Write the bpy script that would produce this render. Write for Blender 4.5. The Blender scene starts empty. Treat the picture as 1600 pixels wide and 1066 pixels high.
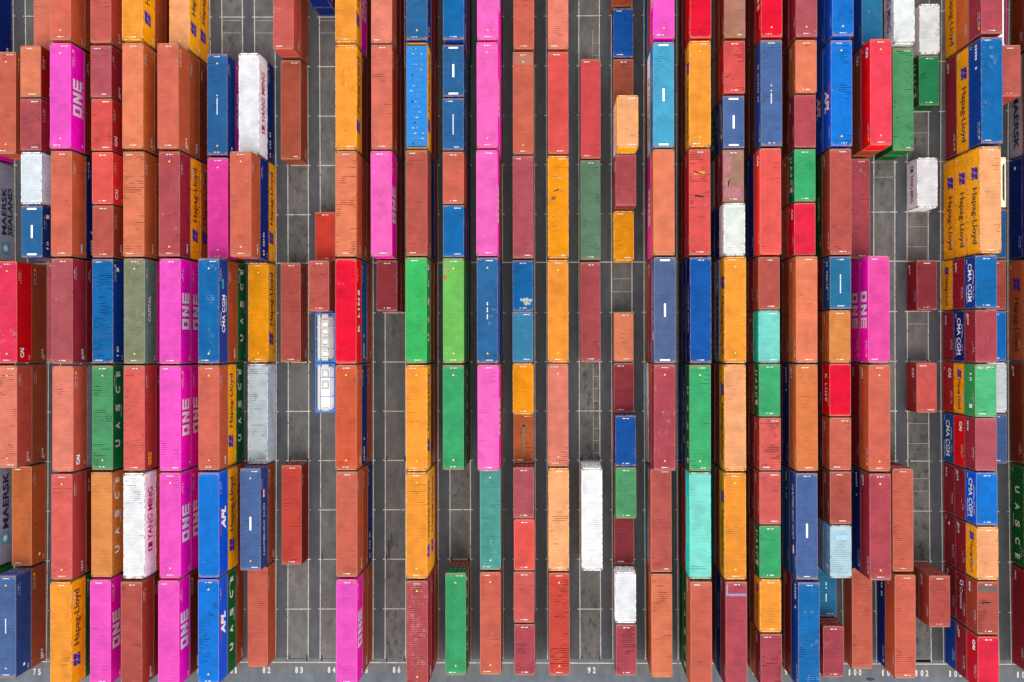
import bpy, math, random
from mathutils import Vector, Matrix

# ------------------------------------------------------------------ camera, sky, sun, exposure
scene = bpy.context.scene
root_col = scene.collection
cam_data = bpy.data.cameras.new("camera")
cam = bpy.data.objects.new("camera", cam_data)
root_col.objects.link(cam)
cam.location = (0, 0, 103.0)
cam.rotation_euler = (0.0031486, 0.0110931, -0.0020065)
cam_data.sensor_width = 36.0
cam_data.lens = 28.8065
cam_data.shift_x = -0.033623
cam_data.shift_y = -0.0056445
cam_data.clip_start = 1.0
cam_data.clip_end = 3000.0
scene.camera = cam

SUN_EL, SUN_AZ = math.radians(60), math.radians(172)      # azimuth clockwise from +Y (north): from below in the photo
world = bpy.data.worlds.new("World")
scene.world = world
world.use_nodes = True
wn = world.node_tree
sky = wn.nodes.new("ShaderNodeTexSky")
sky.sky_type = 'NISHITA'
sky.sun_disc = False
sky.sun_elevation = SUN_EL
sky.sun_rotation = SUN_AZ
sky.dust_density = 3.0
sky.air_density = 0.7
sky.ozone_density = 0.6
bg = wn.nodes["Background"]
bg.inputs["Strength"].default_value = 0.15
# thin even cloud over the whole sky: most of the sky's light arrives from every direction
cloud = wn.nodes.new("ShaderNodeMix"); cloud.data_type = 'RGBA'
cloud.inputs[0].default_value = 0.78
cloud.inputs[7].default_value = (5.6, 5.75, 6.0, 1.0)
wn.links.new(sky.outputs[0], cloud.inputs[6])
wn.links.new(cloud.outputs[2], bg.inputs[0])
sun_data = bpy.data.lights.new("sun", 'SUN')
sun_data.energy = 1.1
sun_data.angle = math.radians(35)
sun_data.color = (1.0, 0.955, 0.89)
sun = bpy.data.objects.new("sun", sun_data)
root_col.objects.link(sun)
sd = Vector((math.sin(SUN_AZ) * math.cos(SUN_EL), math.cos(SUN_AZ) * math.cos(SUN_EL), math.sin(SUN_EL)))
sun.rotation_euler = sd.to_track_quat('Z', 'Y').to_euler()
sun.location = (0, 0, 200)
scene.view_settings.view_transform = 'Standard'
scene.view_settings.look = 'None'
scene.view_settings.exposure = 1.15
scene.view_settings.gamma = 1.0
scene.cycles.max_bounces = 6

# ------------------------------------------------------------------ yard lattice
GX = [-5.171, 0.0001, 0.0025, 0.0, 65.103, -0.0066, 0.3464, 0.0173, -0.0005, 0.7822]
GY = [0.0856, -43.3031, 0.007, -0.2304, -0.0002, -0.0087, 0.0004, 0.0054, -0.5202, 0.0003]
SLOTW = 0.6321          # painted slot width as a share of the slot pitch
def lattice(s, b):
    """world position of (slot number, 20-foot bay line); b runs down the photo"""
    u = (s - 90) / 16.0; v = (b - 6.5) / 7.0
    k = 0; x = y = 0.0
    for i in range(4):
        for j in range(4 - i):
            t = u ** i * v ** j
            x += GX[k] * t; y += GY[k] * t; k += 1
    return x, y

# ------------------------------------------------------------------ node helpers / materials
def lin(c):
    c = c / 255.0
    return c / 12.92 if c <= 0.04045 else ((c + 0.055) / 1.055) ** 2.4
def new_mat(name):
    m = bpy.data.materials.new(name); m.use_nodes = True
    nt = m.node_tree
    return m, nt, nt.nodes["Principled BSDF"]
def N(nt, kind, **kw):
    n = nt.nodes.new(kind)
    for k, v in kw.items():
        setattr(n, k, v)
    return n
def L(nt, a, b):
    nt.links.new(a, b)
def math_n(nt, op, a, b=None, c=None, clamp=False):
    n = N(nt, "ShaderNodeMath", operation=op, use_clamp=clamp)
    for i, x in enumerate((a, b, c)):
        if x is None: continue
        if hasattr(x, 'is_linked') or hasattr(x, 'links'): L(nt, x, n.inputs[i])
        else: n.inputs[i].default_value = x
    return n.outputs[0]
def ramp(nt, fac, lo, hi):
    n = N(nt, "ShaderNodeMapRange"); n.clamp = True
    L(nt, fac, n.inputs[0]); n.inputs[1].default_value = lo; n.inputs[2].default_value = hi
    return n.outputs[0]
def noise(nt, vec, scale, detail=3.0, rough=0.5, dims='3D'):
    n = N(nt, "ShaderNodeTexNoise", noise_dimensions=dims)
    L(nt, vec, n.inputs["Vector"]); n.inputs["Scale"].default_value = scale
    n.inputs["Detail"].default_value = detail; n.inputs["Roughness"].default_value = rough
    return n.outputs[0]
def vscale(nt, vec, s):
    n = N(nt, "ShaderNodeVectorMath", operation='MULTIPLY'); L(nt, vec, n.inputs[0]); n.inputs[1].default_value = s
    return n.outputs[0]
def mixc(nt, fac, a, b):
    n = N(nt, "ShaderNodeMix", data_type='RGBA')
    if hasattr(fac, 'links'): L(nt, fac, n.inputs[0])
    else: n.inputs[0].default_value = fac
    for i, x in ((6, a), (7, b)):
        if hasattr(x, 'links'): L(nt, x, n.inputs[i])
        else: n.inputs[i].default_value = (*x, 1.0)
    return n.outputs[2]
def mulc(nt, col, f):
    n = N(nt, "ShaderNodeVectorMath", operation='SCALE'); L(nt, col, n.inputs[0])
    if hasattr(f, 'links'): L(nt, f, n.inputs[3])
    else: n.inputs[3].default_value = f
    return n.outputs[0]
def rnd_coords(nt):
    tc = N(nt, "ShaderNodeTexCoord"); oi = N(nt, "ShaderNodeObjectInfo")
    off = math_n(nt, 'MULTIPLY', oi.outputs["Random"], 173.0)
    add = N(nt, "ShaderNodeVectorMath", operation='ADD')
    L(nt, tc.outputs["Object"], add.inputs[0])
    cmb = N(nt, "ShaderNodeCombineXYZ"); L(nt, off, cmb.inputs[0]); L(nt, off, cmb.inputs[1]); L(nt, off, cmb.inputs[2])
    L(nt, cmb.outputs[0], add.inputs[1])
    return tc, oi, add.outputs[0]
def attr(nt, name):
    n = N(nt, "ShaderNodeAttribute", attribute_type='OBJECT', attribute_name=name)
    return n.outputs["Fac"]

def make_roof_paint():
    m, nt, p = new_mat("roof_paint")
    tc, oi, vec = rnd_coords(nt)
    base = oi.outputs["Color"]
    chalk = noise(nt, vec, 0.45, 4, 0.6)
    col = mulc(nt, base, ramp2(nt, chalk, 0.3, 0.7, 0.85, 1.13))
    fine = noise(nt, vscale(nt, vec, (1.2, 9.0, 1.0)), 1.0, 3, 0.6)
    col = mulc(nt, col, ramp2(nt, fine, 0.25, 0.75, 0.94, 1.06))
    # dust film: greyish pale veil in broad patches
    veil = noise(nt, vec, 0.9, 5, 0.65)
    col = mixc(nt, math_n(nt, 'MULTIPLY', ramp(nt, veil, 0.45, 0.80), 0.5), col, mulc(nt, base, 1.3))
    # dirt left standing in single cross grooves, paint rubbed off the crests between them
    sep = N(nt, "ShaderNodeSeparateXYZ"); L(nt, tc.outputs["Object"], sep.inputs[0])
    yq = math_n(nt, 'FLOOR', math_n(nt, 'DIVIDE', sep.outputs[1], 0.253))
    fr = math_n(nt, 'FRACT', math_n(nt, 'DIVIDE', sep.outputs[1], 0.253))
    groove = ramp(nt, math_n(nt, 'ABSOLUTE', math_n(nt, 'SUBTRACT', fr, 0.5)), 0.30, 0.12)
    rz = math_n(nt, 'MULTIPLY', oi.outputs["Random"], 97.0)
    def row_noise(kx, ky, det, z0):
        cm = N(nt, "ShaderNodeCombineXYZ")
        L(nt, math_n(nt, 'MULTIPLY', sep.outputs[0], kx), cm.inputs[0]); L(nt, math_n(nt, 'MULTIPLY', yq, ky), cm.inputs[1])
        L(nt, math_n(nt, 'ADD', rz, z0), cm.inputs[2])
        return noise(nt, cm.outputs[0], 1.0, det, 0.5)
    lines = row_noise(math_n(nt, 'MULTIPLY_ADD', math_n(nt, 'FRACT', math_n(nt, 'MULTIPLY', oi.outputs['Random'], 13.7)), 0.9, 0.25), 3.71, 3, 0.0)
    patch = noise(nt, vscale(nt, vec, (0.5, 0.42, 1.0)), 1.0, 2, 0.5)
    wear = attr(nt, "wear")
    thr = math_n(nt, 'SUBTRACT', 1.36, math_n(nt, 'MULTIPLY', wear, 0.055))
    sm = math_n(nt, 'ADD', lines, math_n(nt, 'MULTIPLY', patch, 1.25))
    d = math_n(nt, 'MULTIPLY', math_n(nt, 'SUBTRACT', sm, thr), 14.0, clamp=True)
    d = math_n(nt, 'MULTIPLY', math_n(nt, 'MULTIPLY', d, groove), math_n(nt, 'MULTIPLY_ADD', wear, 0.12, 0.45), clamp=True)
    col = mixc(nt, d, col, mulc(nt, base, 0.16))
    # soft soot round the dirty grooves
    soot = noise(nt, vscale(nt, vec, (0.8, 1.6, 1.0)), 0.8, 4, 0.6)
    col = mixc(nt, math_n(nt, 'MULTIPLY', ramp(nt, soot, 0.58, 0.76), math_n(nt, 'MAXIMUM', math_n(nt, 'MULTIPLY_ADD', wear, 0.11, 0.06), 0.0)), col, (0.07, 0.055, 0.05))
    scr = attr(nt, "scratch")
    l2 = row_noise(2.4, 5.13, 5, 31.0)
    p2 = noise(nt, vec, 0.42, 2, 0.5)
    sm2 = math_n(nt, 'ADD', l2, math_n(nt, 'MULTIPLY', p2, 0.8))
    t2 = math_n(nt, 'SUBTRACT', 1.15, math_n(nt, 'MULTIPLY', scr, 0.052))
    s2 = math_n(nt, 'MULTIPLY', math_n(nt, 'SUBTRACT', sm2, t2), 6.0, clamp=True)
    s2 = math_n(nt, 'MULTIPLY', s2, math_n(nt, 'SUBTRACT', 1.0, groove))
    col = mixc(nt, math_n(nt, 'MULTIPLY', s2, 0.42), col, (0.38, 0.36, 0.34))
    # rust and grime along the ends and corners of the sheet
    sg = N(nt, "ShaderNodeSeparateXYZ"); L(nt, tc.outputs["Generated"], sg.inputs[0])
    ex = math_n(nt, 'ABSOLUTE', math_n(nt, 'SUBTRACT', sg.outputs[0], 0.5)); ey = math_n(nt, 'ABSOLUTE', math_n(nt, 'SUBTRACT', sg.outputs[1], 0.5))
    edge = math_n(nt, 'ADD', ramp(nt, ey, 0.475, 0.5), math_n(nt, 'MULTIPLY', math_n(nt, 'MULTIPLY', ramp(nt, ex, 0.36, 0.5), ramp(nt, ey, 0.455, 0.5)), 1.2))
    en = noise(nt, vec, 2.2, 5, 0.7)
    eg = math_n(nt, 'MULTIPLY', math_n(nt, 'SUBTRACT', math_n(nt, 'ADD', en, math_n(nt, 'MULTIPLY', edge, 0.34)), 0.64), 8.0, clamp=True)
    col = mixc(nt, math_n(nt, 'MULTIPLY', eg, math_n(nt, 'MULTIPLY', edge, 0.85, clamp=True), clamp=True), col, (0.20, 0.10, 0.045))
    # rust blotches
    rs = attr(nt, "rust")
    n3 = noise(nt, vscale(nt, vec, (1.0, 1.4, 1.0)), 1.1, 6, 0.65)
    t3 = math_n(nt, 'SUBTRACT', 0.74, math_n(nt, 'MULTIPLY', rs, 0.055))
    r3 = math_n(nt, 'MULTIPLY', math_n(nt, 'SUBTRACT', n3, t3), 14.0, clamp=True)
    col = mixc(nt, math_n(nt, 'MULTIPLY', r3, 0.7), col, (0.16, 0.075, 0.04))
    # small specks
    n4 = noise(nt, vec, 5.0, 2, 0.5)
    col = mixc(nt, math_n(nt, 'MULTIPLY', ramp(nt, n4, 0.74, 0.80), 0.6), col, mulc(nt, base, 0.3))
    L(nt, col, p.inputs["Base Color"])
    p.inputs["Roughness"].default_value = 0.6; p.inputs["Specular IOR Level"].default_value = 0.06
    return m
def ramp2(nt, fac, lo, hi, a, b):
    n = N(nt, "ShaderNodeMapRange"); n.clamp = True
    L(nt, fac, n.inputs[0]); n.inputs[1].default_value = lo; n.inputs[2].default_value = hi
    n.inputs[3].default_value = a; n.inputs[4].default_value = b
    return n.outputs[0]
def make_wall_paint():
    m, nt, p = new_mat("wall_paint")
    tc, oi, vec = rnd_coords(nt)
    base = oi.outputs["Color"]
    n1 = noise(nt, vec, 0.6, 4, 0.6)
    col = mulc(nt, base, ramp2(nt, n1, 0.3, 0.7, 0.86, 1.12))
    streak = noise(nt, vscale(nt, vec, (3.0, 3.0, 0.25)), 1.6, 4, 0.65)
    col = mixc(nt, math_n(nt, 'MULTIPLY', ramp(nt, streak, 0.56, 0.74), 0.35), col, mulc(nt, base, 0.45))
    n3 = noise(nt, vec, 1.7, 5, 0.7)
    col = mixc(nt, math_n(nt, 'MULTIPLY', ramp(nt, n3, 0.66, 0.74), 0.5), col, (0.13, 0.06, 0.035))
    L(nt, col, p.inputs["Base Color"])
    p.inputs["Roughness"].default_value = 0.5; p.inputs["Specular IOR Level"].default_value = 0.12
    return m
def make_frame_paint():
    m, nt, p = new_mat("frame_paint")
    tc, oi, vec = rnd_coords(nt)
    n1 = noise(nt, vec, 2.3, 4, 0.7)
    col = mixc(nt, math_n(nt, 'MULTIPLY', ramp(nt, n1, 0.44, 0.58), 0.8), oi.outputs["Color"], (0.17, 0.10, 0.06))
    L(nt, col, p.inputs["Base Color"]); p.inputs["Roughness"].default_value = 0.6
    return m
def flat_mat(name, rgb, rough=0.6, var=0.15, scale=3.0, worn=None, metal=0.0):
    m, nt, p = new_mat(name)
    tc, oi, vec = rnd_coords(nt)
    n1 = noise(nt, vec, scale, 4, 0.65)
    rg = N(nt, "ShaderNodeRGB"); rg.outputs[0].default_value = (*rgb, 1)
    col = mulc(nt, rg.outputs[0], ramp2(nt, n1, 0.3, 0.7, 1 - var, 1 + var))
    if worn:
        n2 = noise(nt, vec, scale * 2.7, 5, 0.75)
        col = mixc(nt, ramp(nt, n2, worn[1], worn[1] + 0.12), col, worn[0])
    L(nt, col, p.inputs["Base Color"]); p.inputs["Roughness"].default_value = rough; p.inputs["Specular IOR Level"].default_value = 0.2
    p.inputs["Metallic"].default_value = metal
    return m
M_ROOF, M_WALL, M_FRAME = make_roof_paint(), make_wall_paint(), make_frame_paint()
M_CAST = flat_mat("casting_steel", (0.13, 0.085, 0.06), 0.7, 0.4, 6)
M_STEEL = flat_mat("galvanised_steel", (0.35, 0.34, 0.33), 0.5, 0.2, 4)
M_WHITE = flat_mat("white_lettering", (0.80, 0.80, 0.80), 0.6, 0.06, 2)
M_WHITEW = flat_mat("white_lettering_worn", (0.60, 0.59, 0.59), 0.6, 0.12, 2)
M_GREYL = flat_mat("grey_lettering", (0.50, 0.50, 0.52), 0.6, 0.12, 2)
M_NAVYL = flat_mat("navy_lettering", (0.018, 0.022, 0.07), 0.6, 0.2, 2)
M_BLUEL = flat_mat("blue_emblem", (0.02, 0.02, 0.32), 0.6, 0.15, 2)
M_BROWNL = flat_mat("dark_lettering", (0.05, 0.025, 0.03), 0.6, 0.2, 2)
M_REDL = flat_mat("red_lettering", (0.50, 0.015, 0.05), 0.6, 0.2, 2)
M_YELL = flat_mat("yellow_lettering", (0.80, 0.45, 0.02), 0.6, 0.1, 2)
M_CYANL = flat_mat("cyan_emblem", (0.06, 0.33, 0.48), 0.6, 0.1, 2)
M_TEALL = flat_mat("teal_emblem", (0.02, 0.30, 0.36), 0.6, 0.1, 2)

# ------------------------------------------------------------------ mesh helpers
class MB:
    def __init__(s): s.v = []; s.f = []; s.m = []
    def quad(s, a, b, c, d, m=0):
        n = len(s.v); s.v += [a, b, c, d]; s.f.append((n, n + 1, n + 2, n + 3)); s.m.append(m)
    def poly(s, pts, m=0):
        n = len(s.v); s.v += list(pts); s.f.append(tuple(range(n, n + len(pts)))); s.m.append(m)
    def box(s, x0, x1, y0, y1, z0, z1, m=0):
        n = len(s.v)
        s.v += [(x0, y0, z0), (x1, y0, z0), (x1, y1, z0), (x0, y1, z0), (x0, y0, z1), (x1, y0, z1), (x1, y1, z1), (x0, y1, z1)]
        for f in ((0, 3, 2, 1), (4, 5, 6, 7), (0, 1, 5, 4), (1, 2, 6, 5), (2, 3, 7, 6), (3, 0, 4, 7)):
            s.f.append(tuple(n + i for i in f)); s.m.append(m)
    def cyl(s, c, r, axis, h, n=16, m=0, rounded=0.0):
        # axis 0/1/2, from c to c+h, optional dished ends
        k = len(s.v)
        rings = [(0.0, 0.55), (0.0 + rounded * 0.35, 0.86), (rounded, 1.0), (h - rounded, 1.0), (h - rounded * 0.35, 0.86), (h, 0.55)] if rounded else [(0, 1.0), (h, 1.0)]
        for (t, rr) in rings:
            for i in range(n):
                a = 2 * math.pi * i / n
                p = [0, 0, 0]; p[axis] = t; p[(axis + 1) % 3] = r * rr * math.cos(a); p[(axis + 2) % 3] = r * rr * math.sin(a)
                s.v.append((c[0] + p[0], c[1] + p[1], c[2] + p[2]))
        for j in range(len(rings) - 1):
            for i in range(n):
                a = k + j * n + i; b = k + j * n + (i + 1) % n
                s.f.append((a, b, b + n, a + n)); s.m.append(m)
        s.f.append(tuple(k + i for i in range(n))[::-1]); s.m.append(m)
        e = k + (len(rings) - 1) * n
        s.f.append(tuple(e + i for i in range(n))); s.m.append(m)
    def mesh(s, name, mats):
        me = bpy.data.meshes.new(name); me.from_pydata(s.v, [], s.f)
        for mt in mats: me.materials.append(mt)
        if len(mats) > 1: me.polygons.foreach_set("material_index", s.m)
        me.update(); return me
def link(name, me, parent=None, loc=(0, 0, 0), rot=0.0):
    o = bpy.data.objects.new(name, me); root_col.objects.link(o)
    o.location = loc; o.rotation_euler = (0, 0, rot)
    if parent: o.parent = parent
    return o
def extrude_poly(mb, pts, u0, thick=0.004, m=0):
    """2-D polygon (u, v) laid in the x-y plane with a little thickness along z"""
    mb.poly([(u, v, thick) for u, v in pts], m)

# ------------------------------------------------------------------ lettering (2-D, u right, v up, centred on its own length)
_font_cache = {}
def text2d(txt, height, length=None, spacing=1.0, shear=0.0, bold=0.0):
    key = (txt, height, length, spacing, shear, bold)
    if key in _font_cache: return _font_cache[key]
    cu = bpy.data.curves.new("txt", 'FONT'); cu.body = txt; cu.size = 1.0
    cu.space_character = spacing; cu.shear = shear; cu.offset = bold; cu.resolution_u = 3
    ob = bpy.data.objects.new("txt", cu); root_col.objects.link(ob)
    bpy.context.view_layer.update()
    me = bpy.data.meshes.new_from_object(ob)
    vs = [v.co.copy() for v in me.vertices]; fs = [tuple(p.vertices) for p in me.polygons]
    bpy.data.objects.remove(ob); bpy.data.curves.remove(cu); bpy.data.meshes.remove(me)
    x0 = min(v.x for v in vs); x1 = max(v.x for v in vs)
    cap = 0.72
    sy = height / cap
    sx = (length / (x1 - x0)) if length else sy
    out = ([((v.x - x0) * sx, v.y * sy) for v in vs], fs)
    _font_cache[key] = out
    return out
def put(geo, u0, v0, m, acc):
    vs, fs = geo
    n = len(acc.v)
    acc.v += [(u0 + u, v0 + v, 0.0) for u, v in vs]
    for f in fs:
        acc.f.append(tuple(n + i for i in f)); acc.m.append(m)
def P2(acc, pts, m):
    acc.poly([(u, v, 0.0) for u, v in pts], m)
def R2(acc, u0, u1, v0, v1, m):
    P2(acc, [(u0, v0), (u1, v0), (u1, v1), (u0, v1)], m)
def wide_one(acc, u, v, h, ln, m):
    t = h * 0.21; w = ln * 0.285; g = ln * 0.0725
    sl = 0.16 * h
    def S(pts): P2(acc, [(u + a, v + b) for a, b in pts], m)
    # O
    S([(0, 0), (w, 0), (w, t), (0, t)]); S([(0.0, h - t), (w, h - t), (w, h), (0.0, h)])
    S([(0, t), (t, t), (t, h - t), (0, h - t)]); S([(w - t, t), (w, t), (w, h - t), (w - t, h - t)])
    # N
    x = w + g
    S([(x, 0), (x + t, 0), (x + t, h), (x, h)]); S([(x + w - t, 0), (x + w, 0), (x + w, h), (x + w - t, h)])
    S([(x + t, h * 0.98), (x + t, h * 0.60), (x + w - t, 0.02 * h), (x + w - t, 0.40 * h)])
    # E of three bars
    x = 2 * (w + g)
    for k in range(3):
        b0 = k * (h - t) / 2
        S([(x, b0), (x + w, b0), (x + w, b0 + t), (x, b0 + t)])
    S([(x, t), (x + t * 0.7, t), (x + t * 0.7, (h - t) / 2), (x, (h - t) / 2)])
    S([(x, (h - t) / 2 + t), (x + t * 0.7, (h - t) / 2 + t), (x + t * 0.7, h - t), (x, h - t)])
def flag_emblem(acc, u, v, s, m, m2):
    # two slanted interlocked flags
    for dx in (0.0, 0.50):
        P2(acc, [(u + (dx - 0.02) * s, v), (u + (dx + 0.20) * s, v), (u + (dx + 0.42) * s, v + 0.44 * s), (u + (dx + 0.10) * s, v + 0.44 * s)], m)
        P2(acc, [(u + (dx + 0.04) * s, v + 0.52 * s), (u + (dx + 0.46) * s, v + 0.52 * s), (u + (dx + 0.62) * s, v + 0.92 * s), (u + (dx + 0.46) * s, v + 1.0 * s), (u + (dx + 0.14) * s, v + 0.94 * s)], m)
        P2(acc, [(u + (dx + 0.26) * s, v + 0.02 * s), (u + (dx + 0.44) * s, v + 0.02 * s), (u + (dx + 0.56) * s, v + 0.34 * s), (u + (dx + 0.46) * s, v + 0.38 * s)], m)
    P2(acc, [(u + 0.16 * s, v + 0.455 * s), (u + 1.02 * s, v + 0.455 * s), (u + 1.04 * s, v + 0.505 * s), (u + 0.18 * s, v + 0.505 * s)], m2)
def star_box(acc, u, v, s, m_box, m_star):
    R2(acc, u, u + s, v, v + s, m_box)
    c = (u + s / 2, v + s / 2); pts = []
    for k in range(14):
        a = math.pi / 2 + k * math.pi / 7; r = s * (0.40 if k % 2 == 0 else 0.17)
        pts.append((c[0] + r * math.cos(a), c[1] + r * math.sin(a)))
    n = len(acc.v)
    acc.v += [(p[0], p[1], 0.006) for p in pts] + [(c[0], c[1], 0.006)]
    for k in range(14):
        acc.f.append((n + k, n + (k + 1) % 14, n + 14)); acc.m.append(m_star)
def dashes(acc, u0, u1, v, h, m, rng, step=0.16):
    u = u0
    while u < u1:
        w = step * rng.uniform(0.45, 0.8)
        if rng.random() < 0.85: R2(acc, u, u + w, v, v + h, m)
        u += step
MATS = [M_WHITE, M_NAVYL, M_BLUEL, M_BROWNL, M_REDL, M_YELL, M_CYANL, M_GREYL, M_TEALL, M_WHITEW]
LET = {}
def lettering(kind, LN, H, variant=0):
    """a mesh in wall coordinates (u along the wall from its left end, v height): the line's name and the number codes"""
    key = (kind, LN, round(H, 2), variant)
    if key in LET: return LET[key]
    a = MB(); rng = random.Random(len(LET) + 3); long = LN > 8
    k = H / 2.9
    dashes(a, LN - 2.6 + 0.3 * (variant == 2), LN - 1.2, H - 0.50, 0.13, 7, rng, 0.17)
    dashes(a, LN - 2.6, LN - 1.0 - 0.4 * (variant == 1), H - 0.78, 0.07, 7, rng, 0.13)
    if long and variant == 0: R2(a, LN - 0.95, LN - 0.62, H - 0.62, H - 0.34, 5)
    if variant != 1: dashes(a, 0.35, 0.8, 0.5, 0.2, 9, rng, 0.2)
    if kind == 'ONE':
        wide_one(a, 4.0 if long else 1.4, 0.72 * k, 1.72 * k, 4.25 if long else 3.2, 9)
        dashes(a, 4.0, 8.2 if long else 4.4, 0.42, 0.12, 9, rng, 0.22)
    elif kind == 'HL':
        if long:
            flag_emblem(a, 2.1, 1.05 * k, 1.45, 2, 4)
            put(text2d("Hapag-Lloyd", 1.05 * k, 6.5, bold=0.012), 4.55, 1.30 * k, 3, a)
        else:
            flag_emblem(a, 0.75, 1.05 * k, 0.95, 2, 4)
            put(text2d("Hapag-Lloyd", 0.72 * k, 3.55, bold=0.012), 1.95, 1.25 * k, 3, a)
    elif kind == 'UASC':
        if long:
            for i, ch in enumerate("UASC"):
                put(text2d(ch, 0.92, 0.85, bold=0.04), 2.55 + 2.1 * i, 1.15 * k, 9, a)
            R2(a, 10.85, 11.2, 1.05 * k, 2.1 * k, 9); R2(a, 11.28, 11.42, 1.05 * k, 2.1 * k, 9)
            dashes(a, 6.0, 7.6, 0.65, 0.14, 9, rng, 0.2)
        else:
            put(text2d("U A S C", 0.95 * k, 3.2, bold=0.03), 0.75, 1.0 * k, 9, a)
            R2(a, 4.25, 4.8, 0.95 * k, 2.0 * k, 9)
    elif kind == 'CMA':
        u = 3.6 if long else 0.85
        put(text2d("CMA CGM", 0.98 * k, 4.4, bold=0.012), u, 0.98 * k, 0, a)
        for (du, vv, w, s) in ((0.7, 2.15, 1.7, 1), (2.4, 0.72, 1.9, -1)):
            for q in range(5):
                x0 = u + du + w * q / 5; x1 = x0 + w / 5
                y0 = vv * k + s * 0.16 * math.sin(math.pi * q / 5); y1 = vv * k + s * 0.16 * math.sin(math.pi * (q + 1) / 5)
                P2(a, [(x0, y0), (x1, y1), (x1, y1 + 0.1), (x0, y0 + 0.07)], 0)
        if long: R2(a, 8.7, 9.9, 1.45 * k, 2.0 * k, 8)
        else: dashes(a, 4.9, 5.5, 0.6, 0.1, 0, rng)
    elif kind == 'YM':
        if long: u, hh, ln, s = 2.85, 1.12 * k, 6.2, 1.0
        else: u, hh, ln, s = 0.75, 0.8 * k, 3.5, 0.75
        R2(a, u, u + s, 1.0 * k, 1.0 * k + s, 4)
        a.v += [(x, y, 0.006) for x, y in ((u + .25 * s, 1.0 * k + .15 * s), (u + .45 * s, 1.0 * k + .15 * s), (u + .45 * s, 1.0 * k + .85 * s), (u + .25 * s, 1.0 * k + .85 * s))]
        a.f.append(tuple(range(len(a.v) - 4, len(a.v)))); a.m.append(0)
        a.v += [(x, y, 0.006) for x, y in ((u + .55 * s, 1.0 * k + .15 * s), (u + .75 * s, 1.0 * k + .15 * s), (u + .75 * s, 1.0 * k + .6 * s), (u + .55 * s, 1.0 * k + .6 * s))]
        a.f.append(tuple(range(len(a.v) - 4, len(a.v)))); a.m.append(2)
        put(text2d("YANG MING", hh, ln, bold=0.02), u + s + 0.28, 0.98 * k, 4, a)
    elif kind in ('MAERSK', 'MAERSKG'):
        mm = 7 if kind == 'MAERSKG' else 1
        if kind == 'MAERSK': star_box(a, 2.4, 0.85 * k, 1.45, 6, 0)
        put(text2d("MAERSK", 1.05 * k, 7.0 if kind == 'MAERSK' else 4.6, bold=0.03), 4.3, 1.0 * k, mm, a)
    elif kind == 'MAERSKS':
        star_box(a, 0.9, 0.85 * k, 1.5, 6, 0)
        put(text2d("MAERSK", 0.85 * k, 5.9, bold=0.03), 3.3, 1.5 * k, 1, a)
        put(text2d("SEALAND", 0.85 * k, 5.9, bold=0.03), 3.3, 0.4 * k, 1, a)
    elif kind == 'APL':
        u = 5.0 if long else 2.0
        put(text2d("APL", 1.3 * k, 2.7, shear=0.3, bold=0.05), u + 0.3, 0.85 * k, 0, a)
        P2(a, [(u - 0.4, 2.2 * k), (u + 2.9, 2.2 * k), (u + 3.0, 2.42 * k), (u - 0.2, 2.42 * k)], 4)
    elif kind == 'KLINE':
        if long: put(text2d("K LINE", 0.85 * k, 4.9, spacing=1.5, bold=0.05), 3.7, 1.15 * k, 0, a)
        else: put(text2d("K LINE", 0.7 * k, 3.2, spacing=1.4, bold=0.05), 1.2, 1.15 * k, 0, a)
    elif kind == 'CAI':
        put(text2d("CAI", 0.62 * k, 1.15, bold=0.05), 0.65, 1.65 * k, 0, a)
    elif kind == 'CAPITAL':
        put(text2d("CAPITAL", 0.62 * k, 3.0, bold=0.02), 4.9, 1.5 * k, 9, a)
    elif kind == 'GOLD':
        put(text2d("GOLD", 0.75 * k, 1.5, bold=0.05), 0.5, 1.3 * k, 5, a)
    elif kind == 'CRO':
        for (u0, u1, v0, v1) in ((0.9, 1.5, 1.9, 2.05), (0.9, 1.5, 1.2, 1.35), (0.9, 1.05, 1.2, 2.0), (1.35, 1.5, 1.2, 2.0)): R2(a, u0, u1, v0 * k, v1 * k, 0)
        put(text2d("Cronos", 0.75 * k, 2.6, bold=0.0), 1.75, 1.2 * k, 0, a)
    elif kind == 'HS':
        put(text2d("HAMBURG SÜD", 0.72 * k, LN * 0.52, shear=0.25, bold=0.0), LN * 0.12, 1.25 * k, 9, a)
        R2(a, LN * 0.70, LN * 0.78, 1.1 * k, 1.5 * k, 4); R2(a, LN * 0.70, LN * 0.78, 1.5 * k, 1.9 * k, 0)
    elif kind == 'CH':
        dashes(a, LN * 0.2, LN * 0.55, 1.5 * k, 0.36, 9, rng, 0.34)
    elif kind == 'UNI':
        dashes(a, 0.9, 3.6, 1.55 * k, 0.42, 9, rng, 0.36)
        R2(a, 0.5, 0.8, 1.5 * k, 1.95 * k, 5)
    elif kind == 'SC':
        dashes(a, 0.8, 1.9, 1.5 * k, 0.45, 0, rng, 0.25); R2(a, LN - 1.4, LN - 0.95, 1.4 * k, 2.1 * k, 0)
    elif kind == 'SM':
        dashes(a, LN * 0.25, LN * 0.7, 1.5 * k, 0.3, 9, rng, 0.3)
    elif kind == 'MK':
        R2(a, 0.9, 1.25, 1.2 * k, 1.55 * k, 0)
    elif kind == 'TEX':
        dashes(a, 0.5, 1.7, 0.75 * k, 0.34, 9, rng, 0.24)
    me = a.mesh("lettering", MATS)
    LET[key] = me
    return me
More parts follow.
